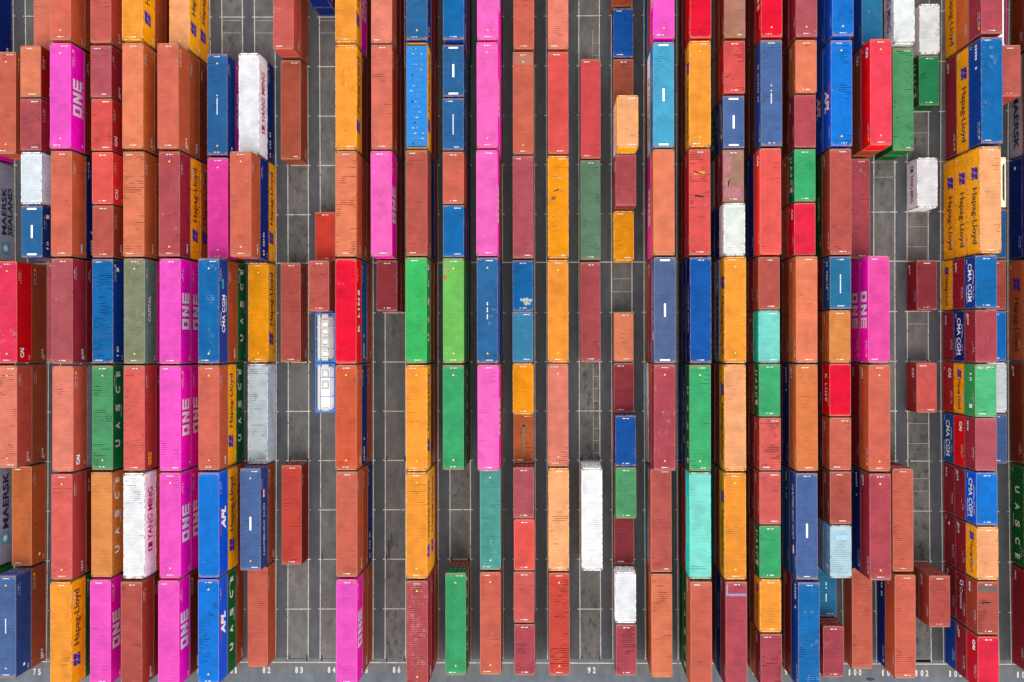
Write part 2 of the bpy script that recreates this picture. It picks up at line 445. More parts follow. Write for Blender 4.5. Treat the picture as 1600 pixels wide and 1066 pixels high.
def roof_codes(LN, H, style, off0, off1, tri):
    key = ('roof', LN, round(H, 2), style, off0, off1, tri)
    if key in LET: return LET[key]
    a = MB(); rng = random.Random(len(LET)); z = H + 0.016
    def r(x0, x1, y0, y1, m): a.quad((x0, y0, z), (x1, y0, z), (x1, y1, z), (x0, y1, z), m)
    w = 0.36
    for s, of in ((-1, off0), (1, off1)):
        y = s * (LN / 2 - 0.36)
        if style in ('bar', 'barw'): r(-0.55, 0.55, y - 0.09, y + 0.09, 0)
        else:
            x = -w
            while x < w:
                if rng.random() < 0.85: r(of + x, of + x + rng.uniform(0.05, 0.09), y - 0.05, y + 0.05, 9)
                x += 0.115
        if tri:
            yy = s * (LN / 2 - 1.15)
            a.poly([(-0.12, yy - 0.10, z), (0.12, yy - 0.10, z), (0, yy + 0.12, z)], 5)
    if style in ('bar', 'barw'): r(-0.10, 0.10, -0.75, 0.75, 0)
    if style == 'barm': r(-0.10, 0.10, -1.3, 0.3, 0)
    if style == 'dots':
        y = -1.2
        while y < 1.2:
            if rng.random() < 0.8: r(-0.07, 0.05, y, y + 0.14, 9)
            y += 0.2
    LET[key] = a.mesh("roof_code", MATS)
    return LET[key]

# ------------------------------------------------------------------ container meshes (origin: centre of the base)
W = 2.438
HW = W / 2
def corrugation(n_ribs, length, margin):
    """positions and depths along a corrugated sheet"""
    pts = [(-length / 2, 0.0), (-length / 2 + margin, 0.0)]
    inner = length - 2 * margin; p = inner / n_ribs
    for i in range(n_ribs):
        s = -length / 2 + margin + i * p
        pts += [(s + p * 0.12, 1.0), (s + p * 0.45, 1.0), (s + p * 0.57, 0.0), (s + p * 0.97, 0.0)]
    pts.append((length / 2, 0.0))
    return pts
MESH = {}
def container_meshes(LN, H):
    key = (LN, round(H, 2))
    if key in MESH: return MESH[key]
    r = {}
    nr = int(LN / 0.275)
    # roof: cross corrugations stand proud between flat end plates
    mb = MB(); x0 = HW - 0.055; zt = H - 0.025
    pts = corrugation(nr, LN - 0.22, 0.42)
    for (ya, da), (yb, db) in zip(pts, pts[1:]):
        za, zb = zt + da * 0.036, zt + db * 0.036
        mb.quad((-x0, ya, za), (x0, ya, za), (x0, yb, zb), (-x0, yb, zb))
        mb.quad((-x0, ya, zt - 0.03), (-x0, ya, za), (-x0, yb, zb), (-x0, yb, zt - 0.03))
        mb.quad((x0, ya, za), (x0, ya, zt - 0.03), (x0, yb, zt - 0.03), (x0, yb, zb))
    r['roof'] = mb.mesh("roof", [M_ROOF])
    # corrugated side wall, on the +x face (mirrored for the other)
    for s, nm in ((1, 'east'), (-1, 'west')):
        mb = MB(); pts = corrugation(int(LN / 0.28), LN - 0.30, 0.1)
        for (ya, da), (yb, db) in zip(pts, pts[1:]):
            xa, xb = s * (HW - 0.012 - da * 0.036), s * (HW - 0.012 - db * 0.036)
            q = [(xa, ya, 0.15), (xb, yb, 0.15), (xb, yb, H - 0.06), (xa, ya, H - 0.06)]
            if s < 0: q.reverse()
            mb.quad(*q)
        r[nm] = mb.mesh("side_wall", [M_WALL])
    # blind end wall (south) with vertical ribs
    mb = MB(); pts = corrugation(8, W - 0.3, 0.04); ye = -LN / 2 + 0.03
    for (xa, da), (xb, db) in zip(pts, pts[1:]):
        mb.quad((xa, ye + da * 0.05, 0.15), (xb, ye + db * 0.05, 0.15), (xb, ye + db * 0.05, H - 0.1), (xa, ye + da * 0.05, H - 0.1))
    r['end'] = mb.mesh("end_wall", [M_WALL])
    # door end (north)
    mb = MB(); yd = LN / 2 - 0.06
    for sx in (-1, 1):
        a, b = (0.012, 1.07) if sx > 0 else (-1.07, -0.012)
        mb.box(a, b, yd - 0.04, yd, 0.16, H - 0.14)
        for k in range(4):
            zc = 0.45 + k * (H - 0.75) / 3.3
            mb.box(a + 0.06, b - 0.06, yd, yd + 0.018, zc, zc + 0.32)
    r['door'] = mb.mesh("door", [M_WALL])
    mb = MB()
    for x in (-0.8, -0.3, 0.3, 0.8):
        mb.cyl((x, yd + 0.035, 0.14), 0.017, 2, H - 0.26, 8)
        mb.box(x - 0.06, x + 0.2, yd + 0.02, yd + 0.05, 1.05, 1.11)
    r['rods'] = mb.mesh("lock_rod", [M_STEEL])
    # frame: posts, rails
    mb = MB(); e = LN / 2
    for sx in (-1, 1):
        for sy in (-1, 1):
            xa, xb = sorted((sx * HW, sx * (HW - 0.15))); ya, yb = sorted((sy * e, sy * (e - 0.14)))
            mb.box(xa + 0.004, xb - 0.004, ya + 0.004, yb - 0.004, 0.118, H - 0.118)
        xa, xb = sorted((sx * (HW - 0.001), sx * (HW - 0.062)))
        mb.box(xa, xb, -e + 0.178, e - 0.178, H - 0.085, H - 0.012)
        mb.box(xa, xb, -e + 0.178, e - 0.178, 0.02, 0.155)
    for sy in (-1, 1):
        ya, yb = sorted((sy * (e - 0.002), sy * (e - 0.11)))
        mb.box(-HW + 0.162, HW - 0.162, ya, yb, H - 0.13, H - 0.02)
        mb.box(-HW + 0.162, HW - 0.162, ya, yb, 0.02, 0.155)
    mb.box(-HW + 0.065, HW - 0.065, -e + 0.12, e - 0.12, 0.125, 0.15)
    for sx in (-1, 1):
        for sy in (-1, 1):
            for z in (0.0, H - 0.118):
                xa, xb = sorted((sx * HW, sx * (HW - 0.162))); ya, yb = sorted((sy * e, sy * (e - 0.178)))
                mb.box(xa, xb, ya, yb, z, z + 0.118, 1)
    r['frame'] = mb.mesh("frame", [M_FRAME, M_CAST])
    MESH[key] = r
    return r

# ------------------------------------------------------------------ paints: code -> (roof sRGB as faded and lit, wall sRGB as shaded, words)
PAL = {
    'sal': ((216, 108, 87), (140, 62, 38), 'salmon', 'rust brown'),
    'lsa': ((237, 135, 113), (150, 62, 48), 'light salmon', 'reddish brown'),
    'ssa': ((222, 124, 98), (140, 62, 45), 'pale salmon', 'rust brown'),
    'dsa': ((198, 96, 86), (140, 60, 48), 'dusky salmon', 'rust brown'),
    'dsa2': ((224, 116, 95), (110, 40, 25), 'warm salmon', 'dark brown'),
    'sre': ((226, 102, 94), (130, 45, 42), 'reddish salmon', 'rust red'),
    'rsa': ((220, 98, 65), (150, 68, 38), 'burnt salmon', 'rust brown'),
    'sor': ((234, 131, 95), (148, 72, 38), 'salmon-orange', 'orange brown'),
    'so2': ((232, 131, 78), (150, 74, 36), 'orange-salmon', 'orange brown'),
    'ora': ((230, 135, 98), (100, 25, 15), 'worn apricot', 'dark red'),
    'pnk': ((240, 60, 95), (165, 15, 22), 'raspberry red', 'red'),
    'pnr': ((232, 88, 92), (130, 28, 38), 'rose red', 'dark red'),
    'rrp': ((250, 72, 92), (190, 12, 18), 'bright rose red', 'red'),
    'rrd': ((214, 78, 66), (110, 30, 25), 'brick red', 'dark red'),
    'red': ((230, 90, 84), (140, 30, 30), 'coral red', 'dark red'),
    'brd': ((241, 95, 86), (190, 45, 38), 'bright coral', 'red'),
    'crd': ((240, 45, 75), (150, 15, 28), 'crimson rose', 'dark crimson'),
    'crm': ((240, 12, 55), (170, 10, 18), 'vivid crimson', 'crimson'),
    'ver': ((232, 73, 56), (140, 30, 20), 'vermilion', 'dark red'),
    'mau': ((185, 89, 97), (115, 32, 42), 'mauve', 'maroon'),
    'dmv': ((181, 81, 86), (110, 30, 40), 'dusky mauve', 'maroon'),
    'rmv': ((185, 79, 89), (112, 32, 40), 'reddish mauve', 'maroon'),
    'mar': ((154, 60, 67), (108, 26, 34), 'maroon', 'maroon'),
    'dsr': ((189, 89, 78), (118, 46, 34), 'dull brick', 'brown'),
    'rus': ((178, 89, 67), (122, 56, 36), 'rust brown', 'rust brown'),
    'bro': ((205, 108, 61), (150, 72, 34), 'orange-brown', 'orange brown'),
    'brn': ((174, 85, 65), (124, 56, 32), 'brown', 'brown'),
    'dbr': ((145, 68, 54), (92, 34, 20), 'dark brown', 'dark brown'),
    'gsa': ((183, 124, 104), (100, 36, 24), 'greyish salmon', 'dark brown'),
    'khk': ((176, 135, 113), (105, 32, 44), 'faded khaki', 'maroon'),
    'mag': ((250, 92, 200), (208, 8, 140), 'pink', 'magenta'),
    'hpk': ((250, 72, 176), (200, 0, 115), 'hot pink', 'magenta'),
    'hpk2': ((240, 82, 168), (185, 0, 128), 'deep pink', 'magenta'),
    'hpm': ((250, 108, 192), (205, 10, 135), 'soft pink', 'magenta'),
    'org': ((254, 160, 58), (232, 124, 14), 'orange', 'orange'),
    'lor': ((255, 178, 122), (236, 128, 18), 'peach', 'orange'),
    'yor': ((253, 162, 20), (226, 128, 10), 'amber', 'amber'),
    'tan': ((228, 146, 78), (150, 84, 36), 'tan', 'tan brown'),
    'blu': ((18, 110, 175), (16, 46, 106), 'blue', 'navy blue'),
    'bbl': ((14, 124, 216), (8, 66, 157), 'azure blue', 'royal blue'),
    'dbl': ((47, 106, 160), (24, 44, 93), 'mid blue', 'navy blue'),
    'dbb': ((8, 90, 172), (6, 16, 78), 'deep blue', 'navy blue'),
    'slt': ((83, 112, 164), (36, 54, 103), 'slate blue', 'navy blue'),
    'slg': ((88, 110, 151), (60, 70, 104), 'greyish slate blue', 'slate'),
    'nvy': ((36, 59, 112), (16, 30, 86), 'navy blue', 'navy blue'),
    'sbl': ((43, 120, 160), (16, 62, 106), 'steel blue', 'dark blue'),
    'lbw': ((65, 140, 179), (30, 80, 124), 'worn light blue', 'blue'),
    'lbl': ((81, 179, 216), (45, 95, 133), 'sky blue', 'steel blue'),
    'grn': ((85, 161, 107), (14, 88, 44), 'leaf green', 'dark green'),
    'ggn': ((107, 147, 118), (30, 80, 55), 'grey-green', 'dark green'),
    'bgr': ((64, 190, 101), (20, 110, 50), 'bright green', 'green'),
    'mgr': ((66, 178, 113), (16, 84, 48), 'emerald green', 'dark green'),
    'mgl': ((89, 196, 130), (38, 118, 60), 'light emerald green', 'green'),
    'lgr': ((118, 200, 95), (40, 110, 50), 'lime green', 'green'),
    'dgr': ((45, 126, 68), (18, 72, 30), 'dark green', 'dark green'),
    'dgt': ((45, 144, 89), (10, 72, 32), 'deep green', 'dark green'),
    'mnt': ((132, 230, 212), (24, 162, 148), 'mint', 'turquoise'),
    'tea': ((84, 166, 150), (36, 112, 112), 'teal', 'teal'),
    'olv': ((132, 136, 106), (66, 92, 76), 'olive green', 'grey-green'),
    'wht': ((250, 250, 250), (205, 205, 216), 'white', 'white'),
    'crw': ((246, 246, 238), (212, 212, 202), 'cream white', 'cream white'),
    'wgr': ((226, 234, 238), (170, 176, 198), 'off-white', 'pale grey'),
    'lgy': ((196, 210, 212), (150, 162, 170), 'pale grey', 'grey'),
    'lgb': ((186, 214, 226), (110, 140, 155), 'pale blue-grey', 'grey blue'),
    'gry': ((150, 152, 158), (118, 124, 138), 'grey', 'grey'),
}
E_ROOF, E_WALL = 2.3, 0.60  # light on roofs and walls is tuned into separate colours of one paint
SPEC = 0.004
def alb(rgb, E, sat=1.0):
    return tuple(max(0.002, min(0.86, (lin(c) - SPEC) / E)) for c in rgb)

HT = {'h': 2.896, 's': 2.591}
STACKS = """74 -1 2 -70.00 40.95 nvy.h/TEX
74 1 2 -69.85 28.31 mag.h
74 3 2 -69.75 15.74 gry.h/MAERSKS
74 5 2 -69.71 3.22 rus.h
74 7 2 -69.72 -9.30 brn.h
74 9 2 -69.79 -21.83 gry.h/MAERSK
74 11 2 -69.91 -34.43 dgr.h/UASC
75 1 2 -65.68 28.27 brn.h sal.h+w1
75 5 2 -65.56 3.21 brn.h/TEX pnk.h+s2/CAI
75 7 2 -65.56 -9.28 rus.h/TEX lsa.h+w2/TEX
75 9 2 -65.64 -21.80 bro.h+w1/MK
75 11 2 -65.67 -34.38 rus.h/TEX slt.h+dots/MK
76 -1 2 -61.48 40.84 brn.s ssa.s+w1
76 1 1 -61.41 31.37 brn.s brn.s ora.s+s1/TEX
76 2 1 -61.41 25.09 brn.s mar.s dmv.s+w2/TEX
76 3 1 -61.33 18.83 mar.s brn.s wgr.s+r1
76 4 1 -61.29 12.57 brn.s brn.s dbl.s+bar/SC
76 5 2 -61.32 3.21 mau.h
77 -1 2 -57.33 40.79 mag.h/ONE brn.h+t/TEX sal.h
77 1 2 -57.37 28.20 dbr.h dbr.h mag.h/ONE
77 3 2 -57.22 15.68 brn.h nvy.h/UNI sal.h+w1/TEX
77 5 2 -57.15 3.21 mar.h mar.h mau.h/TEX
77 7 2 -57.07 -9.26 brn.h gry.h lsa.h+w2/CAI
77 9 2 -57.18 -21.75 brn.h dbr.h sre.h+w1/TEX
77 11 2 -57.30 -34.29 brn.h dgr.h org.h/HL
78 -1 2 -53.14 40.74 dbr.s brn.s dsa.s+w2/TEX
78 1 1 -53.11 31.30 brn.s dbr.s mau.s/TEX
78 2 1 -53.03 25.03 brn.s dbr.s red.s+w1/CAI
78 3 1 -52.96 18.78 brn.s mar.s brd.s/CAI
78 4 1 -52.92 12.54 brn.s brn.s dsr.s+w1/TEX
78 5 2 -52.93 3.20 brn.s nvy.s blu.s+b2/SC
78 7 2 -52.97 -9.25 brn.s dgr.s grn.s+w3/UASC
78 9 2 -53.08 -21.73 brn.s brn.s tan.s+w1/UASC
78 11 2 -53.20 -34.26 brn.s mar.s mag.s+s1/ONE
79 -1 2 -48.96 40.70 dbr.h brn.h org.h/HL
79 1 2 -48.93 28.14 nvy.h brn.h sor.h/TEX
79 3 2 -48.95 15.65 dbr.s brn.h sor.h+w2/TEX
79 5 2 -48.88 3.20 brn.s mag.h olv.h+s3/CAPITAL
79 7 2 -48.92 -9.24 brn.s mau.h sre.h+w2/GOLD
79 9 2 -48.96 -21.70 brn.s bro.h wht.h+w1/YM
79 11 2 -49.10 -34.22 brn.h dbr.h dsr.h+w2/TEX
80 -1 2 -44.96 40.66 org.s/HL lor.h/HL
80 1 2 -44.83 28.11 dbr.h brn.h/TEX sal.h/TEX
80 3 2 -44.80 15.63 bro.s/HL org.h/HL dmv.h+s1/TEX
80 5 2 -44.73 3.19 mar.s mag.h/ONE mag.h/ONE
80 7 2 -44.73 -9.23 mar.s mag.h/ONE mag.h/ONE
80 9 2 -44.74 -21.68 mar.s mag.h/ONE mag.h/ONE
80 11 2 -44.90 -34.19 brn.s dbr.h/TEX mag.h/ONE
81 1 2 -40.52 28.09 mag.s/ONE dbl.s+dots/MK
81 3 2 -40.49 15.62 mau.s hpk.s/TEX
81 5 2 -40.21 3.19 dgr.h/UASC brn.h/TEX blu.s+s2/CMA
81 7 2 -40.49 -9.23 dgr.s/UASC org.s/HL sal.s+w1/TEX
81 9 2 -40.36 -21.67 rus.s org.h/HL bbl.s/APL
81 11 2 -40.54 -34.16 brn.s/TEX dgr.s/UASC bbl.s+w2/APL
82 1 2 -36.62 28.06 nvy.s/UNI wht.h/YM
82 3 2 -36.47 15.61 org.s/HL nvy.h/UNI sal.h/TEX
82 5 2 -36.46 3.19 yor.h+w1/HL
82 7 2 -36.51 -9.22 lgy.h+w3/MAERSKG
82 9 2 -36.58 -21.65 brn.s/TEX slt.s+barm/HS
82 11 2 -36.57 -34.14 sal.h
83 -1 2 -32.35 40.57 rus.h dsa.h+s2/TEX
83 1 2 -32.42 28.04 rus.h/TEX
83 5 2 -32.44 3.19 dsr.h+s1/TEX
83 9 2 -32.39 -21.64 rrd.h+w1
84 -1 1 -28.47 43.69 nvy.s/TEX nvy.s/TEX
84 4 1 -28.31 12.48 ver.s+w1
84 5 1 -28.32 6.28 dbr.s dsa.s+w2
84 6 1 -28.33 0.09 TANKG
84 7 1 -28.33 -6.11 TANKW
85 -1 2 -24.31 40.53 dbr.s mag.h/ONE org.s/HL
85 1 2 -24.29 28.02 mar.s dbr.h org.s+r1/HL
85 3 2 -24.24 15.58 brn.h/TEX brn.h/TEX sor.s+w2/TEX
85 5 2 -24.33 3.18 brn.s/TEX sbl.h/UNI crm.s/KLINE
85 7 2 -24.32 -9.20 brn.s nvy.h/UNI rsa.s+w1/TEX
85 9 2 -24.27 -21.61 nvy.s/UNI brn.s sal.h/TEX
85 11 2 -24.30 -34.08 brn.s brn.s/TEX mag.h/ONE
86 -1 2 -20.20 40.51 mar.s dbr.s lsa.s/TEX
86 1 2 -20.15 28.00 dbr.s dbr.s dsa2.h+w1/TEX
86 3 2 -20.15 15.57 mar.s dbr.h hpm.h/ONE
86 5 1 -20.16 6.28 brn.s mar.s+s1
87 -1 2 -15.92 40.50 mar.h mar.h dbl.h/SC
87 1 2 -15.94 28.00 brn.h mar.h TARP.h/HL
87 3 2 -15.99 15.57 brn.h nvy.h dsr.h+w1/TEX
87 5 2 -16.05 3.18 brn.h brn.h bgr.h+s1/UASC
87 7 2 -16.06 -9.20 bro.h brn.h/TEX org.h+w1/HL
87 9 2 -16.06 -21.60 brn.h org.h/HL org.h/HL
87 11 2 -16.01 -34.06 bro.h mar.h dmv.h+s3/TEX
88 -1 2 -11.70 40.49 nvy.h dbr.h blu.h/UNI
88 1 1 -11.84 31.11 nvy.s dgr.s dbl.s+bar/MK
88 2 1 -11.85 24.88 nvy.s dgr.s dbl.s+dots/MK
88 3 1 -11.86 18.67 nvy.s dbr.s sal.s+w1
88 4 1 -11.87 12.47 nvy.s mar.s blu.s+w1
88 5 2 -11.88 3.18 dgr.s dgr.s lgr.s+r1
88 7 2 -11.90 -9.20 dgr.s dgr.s/UASC mgr.s
88 11 2 -11.95 -34.05 brn.s mgr.h+r1/UASC
89 -1 2 -7.77 40.49 dbr.h mag.h/ONE hpm.h/ONE
89 1 2 -7.80 27.99 dbr.h mag.h hpm.h/ONE
89 3 2 -7.88 15.56 brn.h mar.h hpm.h/ONE
89 5 2 -7.84 3.18 nvy.h nvy.h dbl.h+dots
89 7 2 -7.78 -9.20 brn.h mar.h hpm.h+r1/ONE
89 9 2 -7.84 -21.59 brn.s tea.s+r1
89 11 2 -7.86 -34.05 brn.s sal.s+w1
90 -1 2 -3.73 40.49 brn.s sal.h+w1
90 1 2 -3.81 27.99 brn.s sal.h
90 3 2 -3.84 15.56 brn.h mau.h+w1
90 5 1 -3.89 6.27 nvy.s blu.s+s1
90 6 1 -3.90 0.09 nvy.s lbw.s+r2
90 7 1 -3.89 -6.10 bro.s yor.s
90 8 1 -3.94 -12.29 bro.s+w3
90 9 1 -3.86 -18.49 brn.s mau.s
90 10 1 -3.80 -24.70 brn.s brd.s+w1
90 11 1 -3.81 -30.93 brn.s sre.s+w2
90 12 1 -3.78 -37.17 mar.s rmv.s+w1
91 -1 2 0.39 40.49 brn.s lsa.h+w2
91 1 2 0.36 27.99 brn.s red.h+w1
91 3 2 0.34 15.56 bro.s yor.h+r2
91 5 2 0.31 3.18 bro.s org.h
91 7 2 0.29 -9.20 brn.s lsa.h+w1
91 9 2 0.34 -21.59 bro.s lor.h+w1
91 11 2 0.37 -34.05 brn.s rrd.h+w2
92 1 2 4.33 28.00 pnr.h+w1
92 3 2 4.30 15.57 ggn.h+w1
92 5 2 4.27 3.18 dmv.h+w1
92 9 2 4.29 -21.60 wht.s wht.h
93 -1 1 8.15 43.65 rus.s rus.s rus.s
93 0 1 8.39 37.37 dbb.s+w1
93 1 1 8.38 31.12 rus.s+w2
93 2 1 8.36 24.89 brn.h wgr.h/YM lor.h+r2
93 3 1 8.39 18.67 mar.h dmv.h/CAI
93 4 1 8.36 12.47 yor.h+w1
93 6 1 8.33 0.09 ora.h+w2
93 7 1 8.35 -6.10 mar.h
93 8 1 8.34 -12.30 red.s dbb.s+s1
93 9 1 8.35 -18.50 brn.s grn.s+w3
93 10 1 8.33 -24.71 mar.s
93 11 1 8.30 -30.94 brn.s wht.s
93 12 1 8.33 -37.19 gry.s rmv.s+w2
94 -1 2 12.53 40.52 sbl.h brn.h mag.h/ONE
94 1 2 12.53 28.01 brn.s wht.h/YM lbl.h+barw/CH
94 3 2 12.51 15.58 mar.h mag.h/ONE sor.h/TEX
94 5 2 12.58 3.18 brn.h mar.h/TEX slg.h+bar/HS
94 7 2 12.52 -9.20 wgr.h/SM rus.h rmv.h+s2
94 9 2 12.46 -21.61 tea.h dsa.h/TEX
94 11 2 12.51 -34.08 brn.h sor.h+w2/TEX
95 -1 2 16.76 40.54 dbr.h red.h crm.h
95 1 2 16.66 28.03 dbr.h dbr.h org.h/HL
95 3 2 16.62 15.58 dbr.h mar.h red.h+w2/TEX
95 5 2 16.67 3.18 nvy.h nvy.h/SM dbb.h/SM
95 7 2 16.60 -9.21 nvy.h nvy.h/HS mgr.h+w1/UASC
95 9 2 16.57 -21.62 dbr.h mar.h mnt.h/SM
95 11 2 16.64 -34.09 dgr.h dgr.h/UASC sal.h/TEX
96 -1 2 20.66 40.56 gry.h brn.h gsa.h+w2
96 1 1 20.69 31.16 gry.h brn.h red.s+w3
96 2 1 20.66 24.92 dgr.h/UASC nvy.s/CH slt.s+bar/HS
96 3 1 20.61 18.70 gry.h mar.s khk.s+r2/TEX
96 4 1 20.64 12.49 nvy.h nvy.h crw.s+r1
96 5 2 20.63 3.19 brn.h gry.h/MAERSK org.h/HL
96 7 2 20.59 -9.21 dbr.h brn.h lor.h/HL
96 9 2 20.58 -21.63 tea.h brn.h org.h/HL
96 11 2 20.67 -34.11 mar.h nvy.h/CH rmv.h/TEX
97 -1 2 24.91 40.59 mar.h dbr.h crm.h/KLINE
97 1 2 24.84 28.06 dbr.h dbr.h slt.h+dots/CH
97 3 2 24.69 15.60 nvy.h/SM nvy.h brd.h/CAI
97 5 1 24.67 6.29 dbr.h mar.s dsr.s
97 6 1 24.73 0.09 dbr.s brn.s/MK mnt.s+w1
97 7 1 24.71 -6.12 dbr.h brn.s mgr.s+s1/UASC
97 8 1 24.73 -12.32 dbr.h mar.s sre.s+w3/TEX
97 9 1 24.71 -18.54 dbr.h dbr.s sre.s+w1/TEX
97 10 1 24.73 -24.76 dbr.h brn.s mgr.s+w1/UASC
97 11 1 24.75 -31.00 dbr.h brn.s org.s+w1/HL
97 12 1 24.81 -37.27 dbr.h bro.s rmv.s+w2/TEX
98 -1 2 28.87 40.62 dbr.h mar.h mau.h/TEX
98 1 1 28.93 31.21 mar.h dbr.h sor.s+w2/TEX
98 2 1 28.89 24.96 mar.h dbr.s rmv.s/TEX
98 3 1 28.84 18.73 brn.h bro.s/MK mgr.s+w2/UASC
98 4 1 28.82 12.51 brn.h bro.s crd.s/CAI
98 5 2 28.83 3.19 dbr.h brn.h sor.h/TEX
98 7 2 28.80 -9.22 brn.h nvy.h/UNI so2.h+w1/TEX
98 9 2 28.78 -21.66 nvy.h sbl.h/UNI slt.h+barm/HS
98 11 2 28.94 -34.16 dbr.h mar.h/TEX blu.h+s2/UNI
99 -1 2 33.05 40.66 mar.h bbl.h bbl.h+w1/CH
99 1 2 32.96 28.11 dbr.s bbl.h/APL bbl.h+w3/APL
99 3 2 32.85 15.63 dgr.s dgr.h/CAPITAL dsr.h+w1/TEX
99 5 1 32.89 6.30 dbr.h mar.s/TEX sbl.s+dots/UNI
99 6 1 32.93 0.09 dbr.s brn.s tan.s+w1/TEX
99 7 1 32.91 -6.12 dbr.s mar.s crm.s/KLINE
99 8 1 32.92 -12.34 dbr.s dbr.s sal.s+w2/TEX
99 9 1 32.95 -18.57 dbr.s dbr.s dsr.s+w1/TEX
99 10 1 32.95 -24.80 mar.s gry.s lgb.s+r2/SC
99 11 1 32.93 -31.05 sbl.s+dots
99 12 1 32.92 -37.32 mar.s/MK rmv.s+s1
100 -1 2 37.49 40.69 nvy.h sbl.h+s2
100 1 2 37.36 28.13 brn.h brn.h/CAI rrp.h/CAI
100 3 2 37.09 15.64 rmv.h+w1
100 5 2 37.06 3.20 mar.h mag.h/ONE hpk2.h/ONE
100 7 2 37.09 -9.24 dbr.h mar.h/TEX sal.h/TEX
100 9 2 37.14 -21.70 mar.h nvy.h/UNI rmv.h+s1/TEX
100 11 2 37.20 -34.22 sal.h/TEX
101 -1 2 41.29 40.74 brn.h wht.h/YM
101 1 2 41.26 28.16 dgr.s grn.h+w3/UASC
101 9 2 41.19 -21.72 mar.s sal.s+w2/TEX
101 11 2 41.28 -34.25 nvy.s/UNI sal.h+w1/TEX
102 0 1 45.73 37.63 wht.s
102 1 1 45.65 31.33 dgt.s+w2/UASC
102 3 1 45.28 18.80 wht.h/YM
102 5 1 45.14 6.32 mar.h/TEX
102 7 1 45.08 -6.14 sre.h/CAI
102 11 1 45.22 -31.15 rus.h dsr.h+w2/TEX
103 -1 2 50.03 40.83 org.h/HL bro.h/TEX rmv.h/TEX
103 1 2 50.02 28.23 rmv.h/TEX org.h/HL blu.h+s2/UNI
103 3 2 49.79 15.70 org.h/HL org.h/HL lor.h+w2/HL
103 5 1 49.44 6.33 org.h/HL mar.h/TEX blu.s+s1/CMA
103 6 1 49.58 0.09 mar.h/TEX nvy.s/CMA rmv.s+s2/TEX
103 7 1 49.53 -6.15 red.h/CAI org.s/HL mgl.s+s1/SC
103 8 1 49.53 -12.39 sbl.h/CMA crm.s/CAI mau.s+w1/TEX
103 9 1 49.58 -18.64 mar.h/TEX mar.s/TEX bbl.s+w1/CMA
103 10 1 49.67 -24.91 mar.h/MK mar.s/TEX lor.s+w2/HL
103 11 1 49.70 -31.18 mar.h/TEX mar.s/CRO dsr.s+w2/TEX
103 12 1 49.69 -37.48 blu.h mar.s/TEX crd.s/CAI
104 -1 2 53.93 40.88 OPENW
104 1 1 53.71 31.41 bro.h dsa.h+w1
104 3 1 53.71 18.85 OPENC
104 4 1 53.68 12.59 dbl.s
104 5 1 53.66 6.34 dsr.s+w1
104 6 1 53.65 0.09 bbl.s/SC
104 7 1 53.66 -6.16 wgr.s+r1
104 8 1 53.68 -12.41 slt.s+w1
105 -1 2 58.15 40.94 dbr.h dbr.h
105 1 2 57.99 28.30 gry.h/MAERSK dbr.h
105 3 2 57.90 15.74 nvy.h/MK nvy.h
105 5 2 57.85 3.22 bro.h/HL bro.h
105 7 2 57.86 -9.29 dbr.h/TEX dbr.h
105 9 2 57.93 -21.83 dgr.h/UASC dgr.h
105 11 2 58.05 -34.42 mar.h/TEX mar.h"""
HIDDEN = set("90,3,0 89,9,0 105,3,1 89,5,0 90,1,0 79,-1,0 101,-1,0 74,11,0 92,9,0 100,9,0 89,-1,0 74,1,0 89,-1,1 100,1,0 81,3,0 78,7,1 80,7,0 101,9,0 78,7,0 78,11,1 78,9,1 75,1,0 100,5,0 99,-1,0 78,-1,1 74,7,0 100,-1,0 90,-1,0 100,7,0 98,-1,0 79,7,0 79,3,0 77,7,0 77,3,0 99,1,0 80,9,0 91,3,0 99,3,0 91,9,0 91,7,0 91,5,0 91,11,0 91,1,0 91,-1,0 80,5,0 80,11,0 79,9,0 79,5,0 79,11,0 79,1,0 78,9,0 78,5,1 78,5,0 78,11,0 78,-1,0 77,9,0 77,5,0 77,11,0 77,1,0 77,-1,0 76,-1,0 74,5,0 105,9,1 105,11,1 105,-1,1 76,1,0 76,1,1 76,2,0 76,2,1 76,3,0 76,3,1 76,4,0 78,1,0 78,1,1 78,2,0 78,3,0 78,3,1 78,4,0 90,6,0 93,-1,2 99,5,0 99,6,0 99,8,0 99,9,0 99,10,0 104,1,0".split())

ORD = ["zeroth", "first", "second", "third", "fourth", "fifth", "sixth", "seventh", "eighth", "ninth", "tenth", "eleventh", "twelfth",
       "thirteenth", "fourteenth", "fifteenth", "sixteenth", "seventeenth", "eighteenth", "nineteenth", "twentieth"]
def ordinal(n):
    if n <= 20: return ORD[n]
    if n < 30: return "twenty-" + ORD[n - 20]
    if n == 30: return "thirtieth"
    return "thirty-" + ORD[n - 30]
FEAT_L = {'ONE': 'bold white capitals', 'HL': 'a blue emblem and dark lettering', 'UASC': 'wide-spaced white capitals', 'CMA': 'white capitals and swooshes',
          'YM': 'red lettering', 'MAERSK': 'a star emblem', 'MAERSKS': 'two lettered lines', 'APL': 'white slanted capitals'}
rng = random.Random(11)
parsed = []
for ln in STACKS.strip().split("\n"):
    t = ln.split()
    parsed.append((int(t[0]), int(t[1]), int(t[2]), float(t[3]), float(t[4]), t[5:]))
